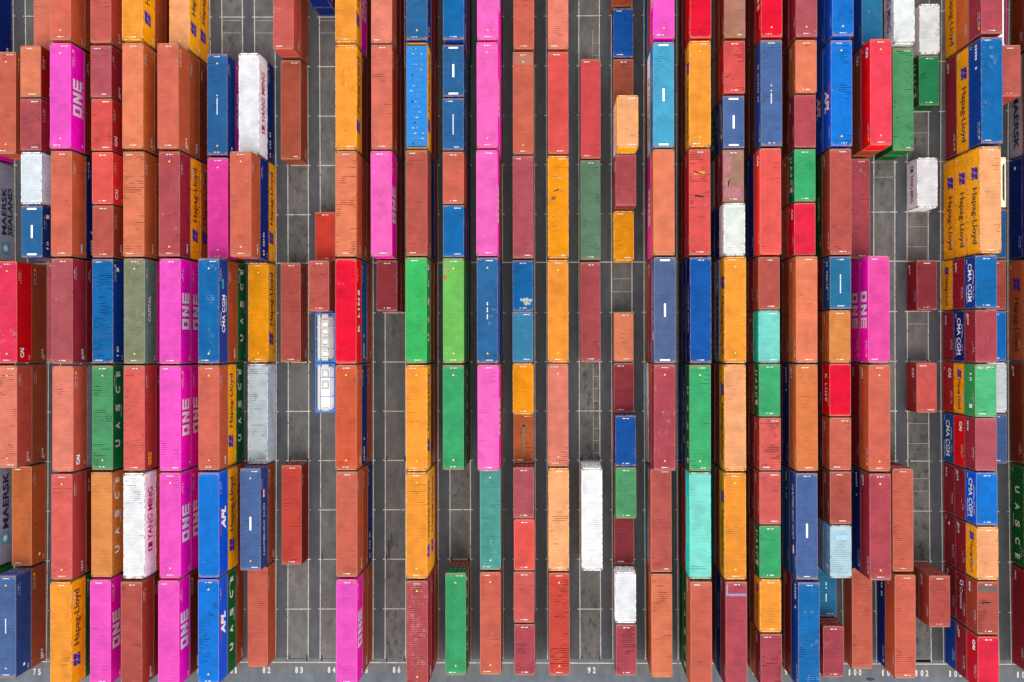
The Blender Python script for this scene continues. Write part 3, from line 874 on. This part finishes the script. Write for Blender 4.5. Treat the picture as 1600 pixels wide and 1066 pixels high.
# position of every stack down its column, as one counts the roofs in the photo
order = {}
for s in set(p[0] for p in parsed):
    col = sorted([p for p in parsed if p[0] == s], key=lambda p: p[1])
    for i, p in enumerate(col): order[(p[0], p[1])] = (i + 1, col)
def tok(c):
    body, _, tx = c.partition('/'); body, _, ft = body.partition('+')
    col, _, h = body.partition('.')
    return col, h, ft, tx
def top_word(p):
    if p is None: return None
    c = p[5][-1]
    if c.startswith('TARP'): return 'blue tarpaulin'
    if c.startswith(('TANK', 'OPEN')): return {'TANKG': 'grey tank', 'TANKW': 'white tank', 'OPENW': 'white open-topped', 'OPENC': 'cream open-topped'}[c]
    return PAL[tok(c)[0]][2]
labels_used = {}
tops_key = {}
def nb(p):
    i, col = order[(p[0], p[1])]
    up = col[i - 2] if i > 1 else None; dn = col[i] if i < len(col) else None
    # neighbours only where they touch
    if up and up[1] + up[2] != p[1]: up = 'gap'
    if dn and p[1] + p[2] != dn[1]: dn = 'gap'
    f = lambda q: 'bare ground' if q == 'gap' else (top_word(q) if q else 'edge')
    return f(up), f(dn)
for p in parsed:
    k = (top_word(p), p[2], nb(p)); tops_key[k] = tops_key.get(k, 0) + 1
def label_for(p, level, n):
    s, b, ln_, X, Y, tiers = p
    col, h, ft, tx = tok(tiers[level]); word = PAL[col][2 if level == n - 1 else 3]
    size = 'long' if ln_ == 2 else 'short'
    i, colm = order[(s, b)]
    c = s - 73
    if level == n - 1:
        k = (top_word(p), ln_, nb(p)); up, dn = nb(p)
        if tops_key[k] == 1 and 'edge' not in (up, dn):
            a = 'bare ground' if up == 'bare ground' else 'a %s one' % up
            d = 'bare ground' if dn == 'bare ground' else 'a %s one' % dn
            t = "%s %s container, roof showing, between %s above and %s below" % (word, size, a, d)
            if len(t.replace('-', ' ').split()) <= 16: return t
        return "%s %s container, roof showing, %s down the %s column from the left" % (word, size, ordinal(i), ordinal(c))
    lev = ('bottom' if level == 0 else 'middle') if n == 3 else 'lower'
    return "%s %s container, %s layer, %s stack down the %s column from the left" % (word, size, lev, ordinal(i), ordinal(c))

buried = MB()
BUILT = {}
buried_cols = []
def add_buried(LN, H, X, Y, Z, c):
    n0 = len(buried.f)
    buried.box(X - HW + 0.01, X + HW - 0.01, Y - LN / 2 + 0.01, Y + LN / 2 - 0.01, Z + 0.12, Z + H - 0.02)
    k = int(LN / 0.56)
    for sx in (-1, 1):                      # ribs of the side walls
        for i in range(k):
            y = Y - LN / 2 + 0.3 + i * (LN - 0.6) / k
            xa, xb = sorted((X + sx * (HW - 0.012), X + sx * (HW + 0.004)))
            buried.box(xa, xb, y, y + 0.28, Z + 0.16, Z + H - 0.1)
    for sx in (-1, 1):
        for sy in (-1, 1):
            xa, xb = sorted((sx * HW, sx * (HW - 0.162))); ya, yb = sorted((sy * LN / 2, sy * (LN / 2 - 0.178)))
            buried.box(X + xa, X + xb, Y + ya, Y + yb, Z, Z + 0.118)
            buried.box(X + xa, X + xb, Y + ya, Y + yb, Z + H - 0.118, Z + H)
    buried_cols.extend([c] * (len(buried.f) - n0))

def container(p, level, n, Z):
    s, b, ln_, X, Y, tiers = p
    col, h, ft, tx = tok(tiers[level]); H = HT[h]; LN = 12.192 if ln_ == 2 else 6.058
    top = level == n - 1
    if '%d,%d,%d' % (s, b, level) in HIDDEN:
        add_buried(LN, H, X, Y, Z, alb(PAL[col][1], E_WALL)); return H
    pal = PAL[col]
    jr = [rng.uniform(0.975, 1.025) for _ in range(3)]
    jj = rng.uniform(0.95, 1.05)
    roofc = tuple(min(0.86, c * j * jj) for c, j in zip(alb(pal[0], E_ROOF), jr))
    wallc = tuple(min(0.86, c * j * jj) for c, j in zip(alb(pal[1], E_WALL), jr))
    name = "long_container" if ln_ == 2 else "short_container"
    dx, dy, tw = (rng.uniform(-.02, .02), rng.uniform(-.03, .03), rng.uniform(-0.0016, 0.0016))
    root = link(name, None, None, (X + dx, Y + dy, Z), tw)
    root.empty_display_size = 0.5
    BUILT[root.name] = (s, b, level)
    lab = label_for(p, level, n)
    root["label"] = lab
    root["category"] = "long container" if ln_ == 2 else "short container"
    root["group"] = "long containers stacked in the yard" if ln_ == 2 else "short containers stacked in the yard"
    ms = container_meshes(LN, H)
    def part(nm, me, c, par=root):
        o = link(nm, me, par); o.color = (*c, 1); return o
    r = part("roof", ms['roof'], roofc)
    w = sc = ru = 0.0; style = 'none'
    for f in ([ft] if ft else []):
        if f[0] == 'w' and f[1:].isdigit(): w = int(f[1:])
        elif f[0] == 's' and f[1:].isdigit(): sc = int(f[1:])
        elif f[0] == 'r' and f[1:].isdigit(): ru = int(f[1:])
        elif f == 'b2': w = 3
        elif f in ('bar', 'barm', 'barw', 'dots'): style = f; w = 1
    r["wear"] = float(w) + rng.uniform(-1.3, 0.4); r["scratch"] = float(sc) + rng.uniform(-0.4, 0.4); r["rust"] = float(ru) + rng.uniform(0, 0.4)
    part("side_wall", ms['east'], wallc); part("side_wall", ms['west'], wallc)
    part("end_wall", ms['end'], wallc); d = part("door", ms['door'], wallc); part("lock_rod", ms['rods'], wallc, d)
    fc = tuple(0.25 * a + 0.75 * c for a, c in zip(roofc, wallc))
    part("frame", ms['frame'], fc)
    if top:
        tri = 1 if (ln_ == 2 and rng.random() < 0.5) else 0
        off = rng.choice((0, 0, 0, -0.45, 0.45, 0.2)); off2 = off if rng.random() < .6 else -off
        if style != 'none' or rng.random() < 0.9: part("roof_code", roof_codes(LN, H, style, off, off2, tri), (1, 1, 1))
        for (kind, x0, x1, y0, y1) in PATCH.get((s, b), ()):
            mb = MB(); z = H + 0.013; r4 = random.Random(s * 31 + b); n = 8; pts = []
            for (xa, ya, xb, yb) in ((x0, y0, x1, y0), (x1, y0, x1, y1), (x1, y1, x0, y1), (x0, y1, x0, y0)):
                for i in range(n):
                    t = i / n; j = 0.03 if kind not in ('mauvepaint', 'amber', 'dark', 'pale') else 0.12
                    pts.append((xa + (xb - xa) * t + r4.uniform(-j, j), ya + (yb - ya) * t + r4.uniform(-j, j), z))
            mb.poly(pts)
            link("paint_patch", mb.mesh("paint_patch", [PM[kind]]), root)
    # markings on the sides
    for sx in ((1,) if s <= 88 else ((-1,) if s >= 93 else (1, -1))):
        if True:
            o = link("lettering", lettering(tx, LN, H, rng.randrange(3)), root)
            if sx > 0: M = Matrix(((0, 0, 1, HW + 0.003), (1, 0, 0, -LN / 2), (0, 1, 0, 0), (0, 0, 0, 1)))
            else: M = Matrix(((0, 0, -1, -HW - 0.003), (-1, 0, 0, LN / 2), (0, 1, 0, 0), (0, 0, 0, 1)))
            o.matrix_local = M
    return H

PM = {'lilac': flat_mat("lilac_overspray", (0.17, 0.14, 0.22), 0.6, 0.2, 3, ((0.30, 0.10, 0.15), 0.58)),
      'grey': flat_mat("grey_primer", (0.17, 0.16, 0.10), 0.7, 0.25, 3),
      'teal': flat_mat("teal_repaint", (0.03, 0.17, 0.17), 0.6, 0.1, 2),
      'rustred': flat_mat("darker_repaint", (0.24, 0.085, 0.06), 0.6, 0.12, 2),
      'paleblue': flat_mat("pale_blue_sheet", (0.20, 0.33, 0.42), 0.6, 0.1, 2),
      'amber': flat_mat("amber_touch_up", (0.42, 0.15, 0.02), 0.6, 0.2, 4, ((0.40, 0.28, 0.10), 0.6)),
      'mauvepaint': flat_mat("mauve_remnant", (0.24, 0.085, 0.10), 0.6, 0.25, 4, ((0.20, 0.13, 0.10), 0.6)),
      'pale': flat_mat("pale_touch_up", (0.26, 0.28, 0.24), 0.6, 0.2, 3),
      'soft': flat_mat("grime_stripe", (0.15, 0.085, 0.05), 0.7, 0.2, 4),
      'dark': flat_mat("tar_patch", (0.06, 0.055, 0.05), 0.7, 0.3, 4)}
# repairs and overspray seen on single roofs: (slot, bay) -> kind, x0, x1, y0, y1 from the roof's middle
PATCH = {(96, 11): [('lilac', -1.15, 1.15, 4.45, 4.72), ('lilac', -1.15, -0.95, 4.72, 5.75)],
         (88, 5): [('grey', -1.12, -0.45, 5.05, 5.35), ('grey', -0.9, -0.5, 4.4, 4.95), ('rustred', -1.12, -0.75, 3.6, 4.15)],
         (89, 9): [('teal', -0.35, -0.1, 4.2, 4.75), ('teal', -0.05, 0.2, -3.2, -2.4), ('teal', 0.5, 0.75, -4.1, -3.7), ('teal', -0.9, -0.45, -5.7, -5.1), ('teal', 0.1, 0.35, -5.2, -4.6)],
         (90, 1): [('rustred', -1.15, 1.15, 4.6, 5.7)],
         (99, 10): [('paleblue', -0.6, 0.65, 1.35, 1.95)],
         (91, 3): [('amber', -0.55, 0.6, 3.35, 3.6), ('amber', -0.5, 0.1, 1.9, 2.1), ('amber', -0.6, 0.55, -1.4, -1.2), ('dark', -0.7, -0.35, 0.9, 1.2), ('amber', -0.5, 0.4, -2.6, -2.4)],
         (95, 3): [('amber', -0.7, 0.6, 3.1, 3.5), ('dark', -0.6, 0.5, 0.55, 0.75)],
         (85, 1): [('amber', -0.25, 0.2, 2.6, 3.3), ('amber', -0.25, 0.2, 1.2, 1.9)],
         (90, 5): [('pale', -0.2, 1.1, -1.9, -1.55), ('pale', 0.2, 0.9, -2.3, -1.95)],
         (103, 11): [('dark', -1.1, 1.0, 1.9, 2.45), ('dark', -0.6, 0.3, 0.4, 0.65)],
         (103, 7): [('pale', -1.0, 0.9, 2.55, 2.75)],
         (96, 3): [('mauvepaint', -1.1, -0.35, 0.3, 2.3), ('mauvepaint', -1.1, 0.9, -2.5, -1.3), ('mauvepaint', -1.1, -0.5, -1.3, -0.2)],
         (90, 8): [('soft', -0.15, 0.2, -1.9, 1.6), ('soft', -0.45, 0.5, 1.4, 1.65)]}
M_BAND = flat_mat("blue_band_paint", (0.28, 0.33, 0.55), 0.6, 0.2, 3, ((0.30, 0.07, 0.10), 0.6))
M_TARP = flat_mat("blue_tarpaulin", (0.004, 0.115, 0.33), 0.6, 0.12, 1.5)
M_TARPD = flat_mat("tarpaulin_pool", (0.045, 0.11, 0.14), 0.4, 0.5, 3, ((0.24, 0.17, 0.12), 0.50))
M_TBLUE = flat_mat("blue_frame_paint", (0.02, 0.13, 0.45), 0.5, 0.15, 3)
M_TWHITE = flat_mat("white_cladding", (0.55, 0.56, 0.58), 0.35, 0.05, 1)
M_TGREY = flat_mat("grey_cladding", (0.36, 0.34, 0.32), 0.4, 0.15, 1)
M_GRATE = flat_mat("walkway_grating", (0.42, 0.41, 0.39), 0.6, 0.2, 8)
M_CREAM = flat_mat("cream_paint", (0.62, 0.58, 0.45), 0.5, 0.12, 2)
M_OWHITE = flat_mat("white_paint", (0.78, 0.77, 0.76), 0.5, 0.08, 2)
M_DARK = flat_mat("dark_interior", (0.05, 0.05, 0.06), 0.8, 0.2, 2)
M_CRIM = flat_mat("crimson_paint", (0.35, 0.01, 0.07), 0.6, 0.2, 2)

def tag(o, label, cat, group=None):
    o["label"] = label; o["category"] = cat
    if group: o["group"] = group

def tank_container(X, Y, white):
    LN, H = 6.058, 2.591; e = LN / 2
    root = link("tank_container", None, None, (X, Y, 0))
    tag(root, "white-clad tank container in a blue frame, south end over bare ground" if white else
        "grey-clad tank container in a blue frame, just south of a short salmon stack", "tank container", "tank containers in the yard")
    mb = MB()
    for sx in (-1, 1):
        for sy in (-1, 1):
            xa, xb = sorted((sx * HW, sx * (HW - 0.15))); ya, yb = sorted((sy * e, sy * (e - 0.15)))
            mb.box(xa, xb, ya, yb, 0, H)
        xa, xb = sorted((sx * (HW - 0.002), sx * (HW - 0.11)))
        mb.box(xa, xb, -e + 0.15, e - 0.15, H - 0.12, H - 0.02); mb.box(xa, xb, -e + 0.15, e - 0.15, 0.02, 0.16)
        # corner braces
        for sy in (-1, 1):
            mb.poly([(sx * (HW - 0.11), sy * (e - 0.15), H - 0.02), (sx * (HW - 0.55), sy * (e - 0.15), H - 0.02), (sx * (HW - 0.11), sy * (e - 0.5), H - 0.02)][::sx * sy])
    for sy in (-1, 1):
        ya, yb = sorted((sy * (e - 0.002), sy * (e - 0.15)))
        for z in (0.02, H - 0.16): mb.box(-HW + 0.15, HW - 0.15, ya, yb, z, z + 0.14)
    link("frame", mb.mesh("frame", [M_TBLUE]), root)
    mb = MB(); mb.cyl((0, -e + 0.25, 1.28), 1.13, 1, LN - 0.5, 32, 0, 0.35)
    me = mb.mesh("tank_shell", [M_TWHITE if white else M_TGREY])
    for v in me.vertices:                       # the cladding is nearly square in section
        dx, dz = v.co.x, v.co.z - 1.28; r = math.hypot(dx, dz)
        if r < 1e-4: continue
        c, sn = dx / r, dz / r; q = (abs(c) ** 4.5 + abs(sn) ** 4.5) ** (-1 / 4.5)
        r = (0.62 * r + 0.38 * 1.13) * min(q, 1.17) if r < 1.0 else r * min(q, 1.17)
        v.co.x = max(-1.10, min(1.10, c * r)); v.co.z = 1.28 + max(-1.10, min(1.13, sn * r))
    me.polygons.foreach_set("use_smooth", [True] * len(me.polygons)); link("tank_shell", me, root)
    mb = MB()                                   # pipework and cladding seams on the top
    for y in (-2.3, -0.75, 0.9, 2.2): mb.box(-1.0, 1.0, y, y + 0.018, 2.41, 2.416)
    for x in (-0.58, 0.62): mb.cyl((x, -e + 0.5, 2.45), 0.025, 1, LN - 1.0, 8)
    link("pipe", mb.mesh("pipe", [M_STEEL]), root)
    for y in ((-1.1, 1.25) if white else (-1.6, -0.2, 1.2)):
        mb = MB(); mb.box(-1.12, 1.12, y, y + 0.06, 2.405, 2.424); mb.box(-1.13, -1.105, y, y + 0.06, 0.4, 2.40); mb.box(1.105, 1.13, y, y + 0.06, 0.4, 2.40)
        link("band", mb.mesh("band", [M_TBLUE if white else M_GRATE]), root)
    # walkways, man lids in raised coamings
    zt = 2.435
    mb = MB(); mb.box(-0.95, -0.62, -e + 0.16, e - 0.16, zt, zt + 0.04)
    if not white: mb.box(0.35, 0.45, -e + 0.16, e - 0.16, zt, zt + 0.04)
    mb.box(-0.42, 0.42, e - 0.62, e - 0.16, zt, zt + 0.04); mb.box(-0.42, 0.42, -e + 0.16, -e + 0.62, zt, zt + 0.04)
    if not white:
        for y in (-1.55, 0.1, 1.3): mb.box(-0.42, 0.42, y, y + 0.3, zt, zt + 0.04)
    link("walkway", mb.mesh("walkway", [M_GRATE]), root)
    for y in ((1.75, 0.35) if white else (1.65, 0.75, -0.5, -2.0)):
        mb = MB(); d = 0.36
        for (x0, x1, y0, y1) in ((-d, d, y - 0.46, y - 0.42), (-d, d, y + 0.42, y + 0.46), (-d, -d + 0.04, y - 0.42, y + 0.42), (d - 0.04, d, y - 0.42, y + 0.42)):
            mb.box(x0, x1, y0, y1, zt - 0.05, zt + 0.13)
        link("spill_box", mb.mesh("spill_box", [M_STEEL if white else M_OWHITE]), root)
        mb = MB(); mb.cyl((0, y, zt - 0.02), 0.25, 2, 0.1, 20); mb.cyl((0, y, zt + 0.08), 0.06, 2, 0.06, 10)
        lid = link("lid", mb.mesh("lid", [M_OWHITE]), root)
    return root

def open_container(X, Y, LN, cream):
    H = 2.591; e = LN / 2
    root = link("open_top_container", None, None, (X, Y, 0))
    tag(root, ("cream short container with a dark round-ended roof opening, beside the tall peach container" if cream else
        "white long container with a dark round-ended roof opening, by the upper right corner"), "open-top container", "open-roofed containers at the right edge")
    pm = M_CREAM if cream else M_OWHITE
    mb = MB()
    mb.box(-HW + 0.02, HW - 0.02, -e + 0.02, -e + 0.08, 0.12, H - 0.06); mb.box(-HW + 0.02, HW - 0.02, e - 0.08, e - 0.02, 0.12, H - 0.06)
    mb.box(-HW + 0.02, -HW + 0.08, -e + 0.08, e - 0.08, 0.12, H - 0.06); mb.box(HW - 0.08, HW - 0.02, -e + 0.08, e - 0.08, 0.12, H - 0.06)
    link("side_wall", mb.mesh("side_wall", [pm]), root)
    mb = MB(); mb.box(-HW + 0.08, HW - 0.08, -e + 0.08, e - 0.08, 0.12, 0.2); link("floor_panel", mb.mesh("floor_panel", [M_DARK]), root)
    # roof plate with a D-shaped slot near its east side
    xl, xr = 0.80, 1.06; y0, y1 = -e + 0.75, e - 0.75; z0, z1 = H - 0.06, H - 0.01
    arc = [];
    for k in range(7):
        a = math.pi / 2 * k / 6; arc.append((xr - (xr - xl) * math.sin(a), y1 - (xr - xl) * 1.9 * (1 - math.cos(a)) * 1.0))
    left = arc + [(x, -y) for x, y in reversed(arc)]     # from top right to bottom right along the curved west edge
    mb = MB()
    for z in (z1, z0):
        for (xa, ya), (xb, yb) in zip(left, left[1:]):
            mb.quad((-HW, yb, z), (xb, yb, z), (xa, ya, z), (-HW, ya, z))
        mb.quad((-HW, -e, z), (HW, -e, z), (HW, left[-1][1], z), (-HW, left[-1][1], z))
        mb.quad((-HW, left[0][1], z), (HW, left[0][1], z), (HW, e, z), (-HW, e, z))
        mb.quad((xr, left[-1][1], z), (HW, left[-1][1], z), (HW, left[0][1], z), (xr, left[0][1], z), 0 if cream else 1)
    for (xa, ya), (xb, yb) in zip(left, left[1:]): mb.quad((xa, ya, z0), (xb, yb, z0), (xb, yb, z1), (xa, ya, z1))
    link("roof", mb.mesh("roof", [pm, M_CRIM]), root)
    mb = MB()
    for sx in (-1, 1):
        for sy in (-1, 1):
            xa, xb = sorted((sx * HW, sx * (HW - 0.162))); ya, yb = sorted((sy * e, sy * (e - 0.178)))
            mb.box(xa, xb, ya, yb, 0, 0.118); mb.box(xa + .004, xb - .004, ya + .004, yb - .004, 0.118, H - 0.062)
    link("frame", mb.mesh("frame", [pm]), root)

def tarp_container(p, Z):
    """open-top container closed by a blue tarpaulin sagging between its bows"""
    s, b, ln_, X, Y, tiers = p; LN, H = 12.192, HT['h']
    root = link("tarpaulin_container", None, None, (X, Y, Z))
    tag(root, "orange long container whose roof is a bright blue tarpaulin with dirty puddles between its bows", "tarpaulin container")
    ms = container_meshes(LN, H)
    rc, wc = alb(PAL['org'][0], E_ROOF), alb(PAL['org'][1], E_WALL)
    for nm, k in (("side_wall", 'east'), ("side_wall", 'west'), ("end_wall", 'end'), ("door", 'door')):
        link(nm, ms[k], root).color = (*wc, 1)
    fr = link("frame", ms['frame'], root); fr.color = (*rc, 1)
    mb = MB(); nb_, nx = 19, 8; y0, y1 = -LN / 2 + 0.2, LN / 2 - 0.38; x0 = HW - 0.03; g = []
    NY = nb_ * 4
    for j in range(NY + 1):
        y = y0 + (y1 - y0) * j / NY; sag = math.sin(math.pi * (j % 4) / 4)
        for i in range(nx + 1):
            x = -x0 + 2 * x0 * i / nx; cx = math.sin(math.pi * i / nx)
            g.append((x, y, H + 0.035 - 0.045 * sag * cx))
    mb.v = g
    for j in range(NY):
        for i in range(nx):
            a = j * (nx + 1) + i; mb.f.append((a, a + 1, a + nx + 2, a + nx + 1)); mb.m.append(0)
    me = mb.mesh("tarpaulin", [M_TARP]); me.polygons.foreach_set("use_smooth", [True] * len(me.polygons))
    tp = link("tarpaulin", me, root)
    r2 = random.Random(5); mb = MB()
    for j in range(nb_):
        yc = y0 + (y1 - y0) * (j + 0.5) / nb_
        for q in range(r2.choice((2, 3, 3, 4))):
            cx, rx, ry = r2.uniform(-0.75, 0.75), r2.uniform(0.08, 0.26), r2.uniform(0.05, 0.09)
            cx = max(-1.0 + rx, min(1.0 - rx, cx))
            n = 14; pts = []
            for k in range(n):
                a = 2 * math.pi * k / n; jr = r2.uniform(0.75, 1.15)
                pts.append((cx + rx * jr * math.cos(a), yc + ry * jr * math.sin(a), H + 0.036))
            mb.poly(pts, r2.choice((0, 0, 1)))
    link("puddle", mb.mesh("puddle", [M_TARPD, PM["pale"]]), tp)
    LNm = lettering('HL', LN, H)
    o = link("lettering", LNm, root); o.matrix_local = Matrix(((0, 0, 1, HW + 0.003), (1, 0, 0, -LN / 2), (0, 1, 0, 0), (0, 0, 0, 1)))

# ------------------------------------------------------------------ ground
def ground_mat(name, rgb, var, stain=0.0, agg=0.12):
    m, nt, p = new_mat(name)
    tc = N(nt, "ShaderNodeTexCoord"); vec = tc.outputs["Object"]
    rg = N(nt, "ShaderNodeRGB"); rg.outputs[0].default_value = (*rgb, 1)
    n1 = noise(nt, vec, 0.08, 5, 0.6); n2 = noise(nt, vec, 0.7, 5, 0.7); n3 = noise(nt, vec, 6.0, 4, 0.8)
    col = mulc(nt, rg.outputs[0], ramp2(nt, n1, 0.3, 0.7, 1 - var, 1 + var))
    col = mulc(nt, col, ramp2(nt, n2, 0.3, 0.7, 1 - var * 0.7, 1 + var * 0.7))
    col = mulc(nt, col, ramp2(nt, n3, 0.3, 0.7, 1 - agg, 1 + agg))
    st = noise(nt, vscale(nt, vec, (1.0, 0.35, 1.0)), 0.9, 4, 0.6)          # tyre dirt drawn out along the lanes
    col = mulc(nt, col, ramp2(nt, st, 0.35, 0.68, 1.14, 0.76))
    if stain:
        big = noise(nt, vec, 0.055, 1, 0.4); sp = noise(nt, vscale(nt, vec, (1.0, 0.55, 1.0)), 1.5, 5, 0.7)
        k = math_n(nt, 'MULTIPLY', ramp(nt, big, 0.42, 0.56), ramp(nt, sp, 0.52, 0.62))
        col = mixc(nt, math_n(nt, 'MULTIPLY', k, stain), col, (0.022, 0.021, 0.021))
    L(nt, col, p.inputs["Base Color"]); p.inputs["Roughness"].default_value = 0.85
    return m
def struct(name, mb, mats, label=None):
    o = link(name, mb.mesh(name, mats)); o["kind"] = "structure"; return o
YB = lattice(90, 13)[1]
mb = MB(); mb.quad((-900, -900, 0), (900, -900, 0), (900, 900, 0), (-900, 900, 0))
struct("ground", mb, [ground_mat("lane_asphalt", (0.037, 0.039, 0.042), 0.24)])
mb = MB(); mb.quad((-400, YB - 1.95, 0.004), (400, YB - 1.95, 0.004), (400, YB - 0.02, 0.004), (-400, YB - 0.02, 0.004))
struct("apron", mb, [ground_mat("apron_asphalt", (0.076, 0.076, 0.077), 0.12)])
mb = MB(); mb.quad((-400, YB - 40, 0.004), (400, YB - 40, 0.004), (400, YB - 1.96, 0.004), (-400, YB - 1.96, 0.004))
struct("road", mb, [ground_mat("road_asphalt", (0.068, 0.079, 0.091), 0.16)])
mb = MB()
for s in range(74, 107):
    for b in range(-3, 13):
        pts = [lattice(s, b + 1), lattice(s + SLOTW, b + 1), lattice(s + SLOTW, b), lattice(s, b)]
        mb.quad(*[(x, y, 0.004) for x, y in pts])
struct("slot_paving", mb, [ground_mat("slot_asphalt", (0.072, 0.067, 0.061), 0.32, 0.9)])
M_LINE = flat_mat("line_paint", (0.35, 0.335, 0.295), 0.8, 0.25, 0.8, ((0.10, 0.096, 0.09), 0.55))
mb = MB(); zl = 0.008
def seg(a, b, w, z=zl):
    dx, dy = b[0] - a[0], b[1] - a[1]; l = math.hypot(dx, dy); nx, ny = -dy / l * w / 2, dx / l * w / 2
    mb.quad((a[0] - nx, a[1] - ny, z), (b[0] - nx, b[1] - ny, z), (b[0] + nx, b[1] + ny, z), (a[0] + nx, a[1] + ny, z))
for s in range(74, 107):
    for side in (0, SLOTW):
        for b in range(-3, 13): seg(lattice(s + side, b), lattice(s + side, b + 1), 0.105)
    for b in range(-2, 13):
        if b == 5: continue
        x = 0.07
        seg(lattice(s - x, b), lattice(s + SLOTW + x, b), 0.105, 0.012)
for b, z in ((5, 0.012), (13, 0.012)): seg(lattice(73.5, b), lattice(107, b), 0.115, z)
struct("painted_lines", mb, [M_LINE])
mb = MB()
# extra length marks inside some slots (positions in bays)
for s, bs in ((81, (0.07, 0.32)), (82, (0.07, 0.32)), (83, (0.32,)), (84, (0.07, 0.32)), (80, (0.3,)), (102, (0.3, 2.42, 3.0, 4.3, 4.7, 6.25, 8.25, 8.65, 9.35, 9.6)), (101, (3.0, 3.3)), (93, (5.32, 5.58))):
    for b in bs: seg(lattice(s + 0.03, b), lattice(s + SLOTW - 0.04, b), 0.07, 0.012)
for (b0, b1) in ((0.3, 0.9), (7.05, 7.95), (8.1, 8.95)):
    seg(lattice(92 + SLOTW * 0.68, b0), lattice(92 + SLOTW * 0.68, b1), 0.07, 0.016)
    for b in (b0 + 0.25, b0 + 0.5, b0 + 0.75): seg(lattice(92 + SLOTW * 0.66, b), lattice(92 + SLOTW * 0.96, b), 0.07, 0.012)
struct("faded_marks", mb, [flat_mat("faded_line_paint", (0.22, 0.215, 0.19), 0.8, 0.2, 1.0, ((0.09, 0.088, 0.084), 0.56))])
# painted slot numbers
mb = MB()
for s in range(74, 107):
    txt = str(s); cx, cy = lattice(s + SLOTW / 2, 13); n = len(txt); st = 0.62
    for i, ch in enumerate(txt):
        g = text2d(ch, 0.74, 0.34 if ch != '1' else 0.2, bold=0.03)
        put(g, cx + 0.15 + (i - (n - 1) / 2) * st - 0.17, cy - 1.75, 0, mb)
for i in range(len(mb.v)): mb.v[i] = (mb.v[i][0], mb.v[i][1], 0.009)
struct("painted_numbers", mb, [flat_mat("number_paint", (0.42, 0.41, 0.39), 0.8, 0.1, 1.0)])
# rubber and grease prints where the castings and tyres land
mb = MB(); r3 = random.Random(2)
def blot(cx, cy, rx, ry, z=0.017):
    n = 12; mb.poly([(cx + rx * math.cos(2 * math.pi * k / n) * r3.uniform(.7, 1.2), cy + ry * math.sin(2 * math.pi * k / n) * r3.uniform(.7, 1.2), z) for k in range(n)])
for (s, b) in ((86, 7), (86, 9), (86, 11), (86, 13), (83, 7), (83, 9), (84, 11), (83, 13), (84, 13), (88, 11), (92, 13), (92, 11), (102, 7), (102, 9), (102, 11), (83, 3), (92, 9)):
    for sd in (0.05, SLOTW - 0.03):
        if r3.random() < 0.85:
            x, y = lattice(s + sd, b); blot(x + r3.uniform(-.05, .05), y + r3.uniform(-.1, .35), r3.uniform(.1, .16), r3.uniform(.25, .5), 0.017 + r3.random() * 0.003)
for (px, py, rx, ry) in ((100.8, 13.35, .55, .22), (101.9, 13.5, .9, .3), (86.12, 10.8, .2, 1.5), (86.2, 10.6, .15, 1.0)):
    x, y = lattice(px, py); blot(x, y, rx, ry, 0.021)
struct("tyre_marks", mb, [flat_mat("tyre_rubber", (0.030, 0.029, 0.029), 0.85, 0.3, 3)])

# ------------------------------------------------------------------ build the stacks
for p in parsed:
    s, b, ln_, X, Y, tiers = p
    if tiers[0].startswith('TANK'): tank_container(X, Y, tiers[0] == 'TANKW'); continue
    if tiers[0].startswith('OPEN'): open_container(X, Y, 12.192 if ln_ == 2 else 6.058, tiers[0] == 'OPENC'); continue
    Z = 0.022
    for lv, c in enumerate(tiers):
        if c.startswith('TARP'): tarp_container(p, Z); Z += HT['h']; continue
        Z += container(p, lv, len(tiers), Z)
if buried.v:
    mbm, nt, bp = new_mat("buried_paint")
    ca = N(nt, "ShaderNodeAttribute", attribute_name="paint")
    L(nt, ca.outputs["Color"], bp.inputs["Base Color"]); bp.inputs["Roughness"].default_value = 0.6; bp.inputs["Specular IOR Level"].default_value = 0.2
    me = buried.mesh("buried_containers", [mbm])
    at = me.color_attributes.new("paint", 'FLOAT_COLOR', 'CORNER')
    flat = []
    for c in buried_cols: flat += [c[0], c[1], c[2], 1.0] * 4
    at.data.foreach_set("color", flat)
    o = link("buried_containers", me)
    o["kind"] = "stuff"; o["label"] = "containers buried in the lowest layers between the taller stacks"; o["category"] = "buried containers"
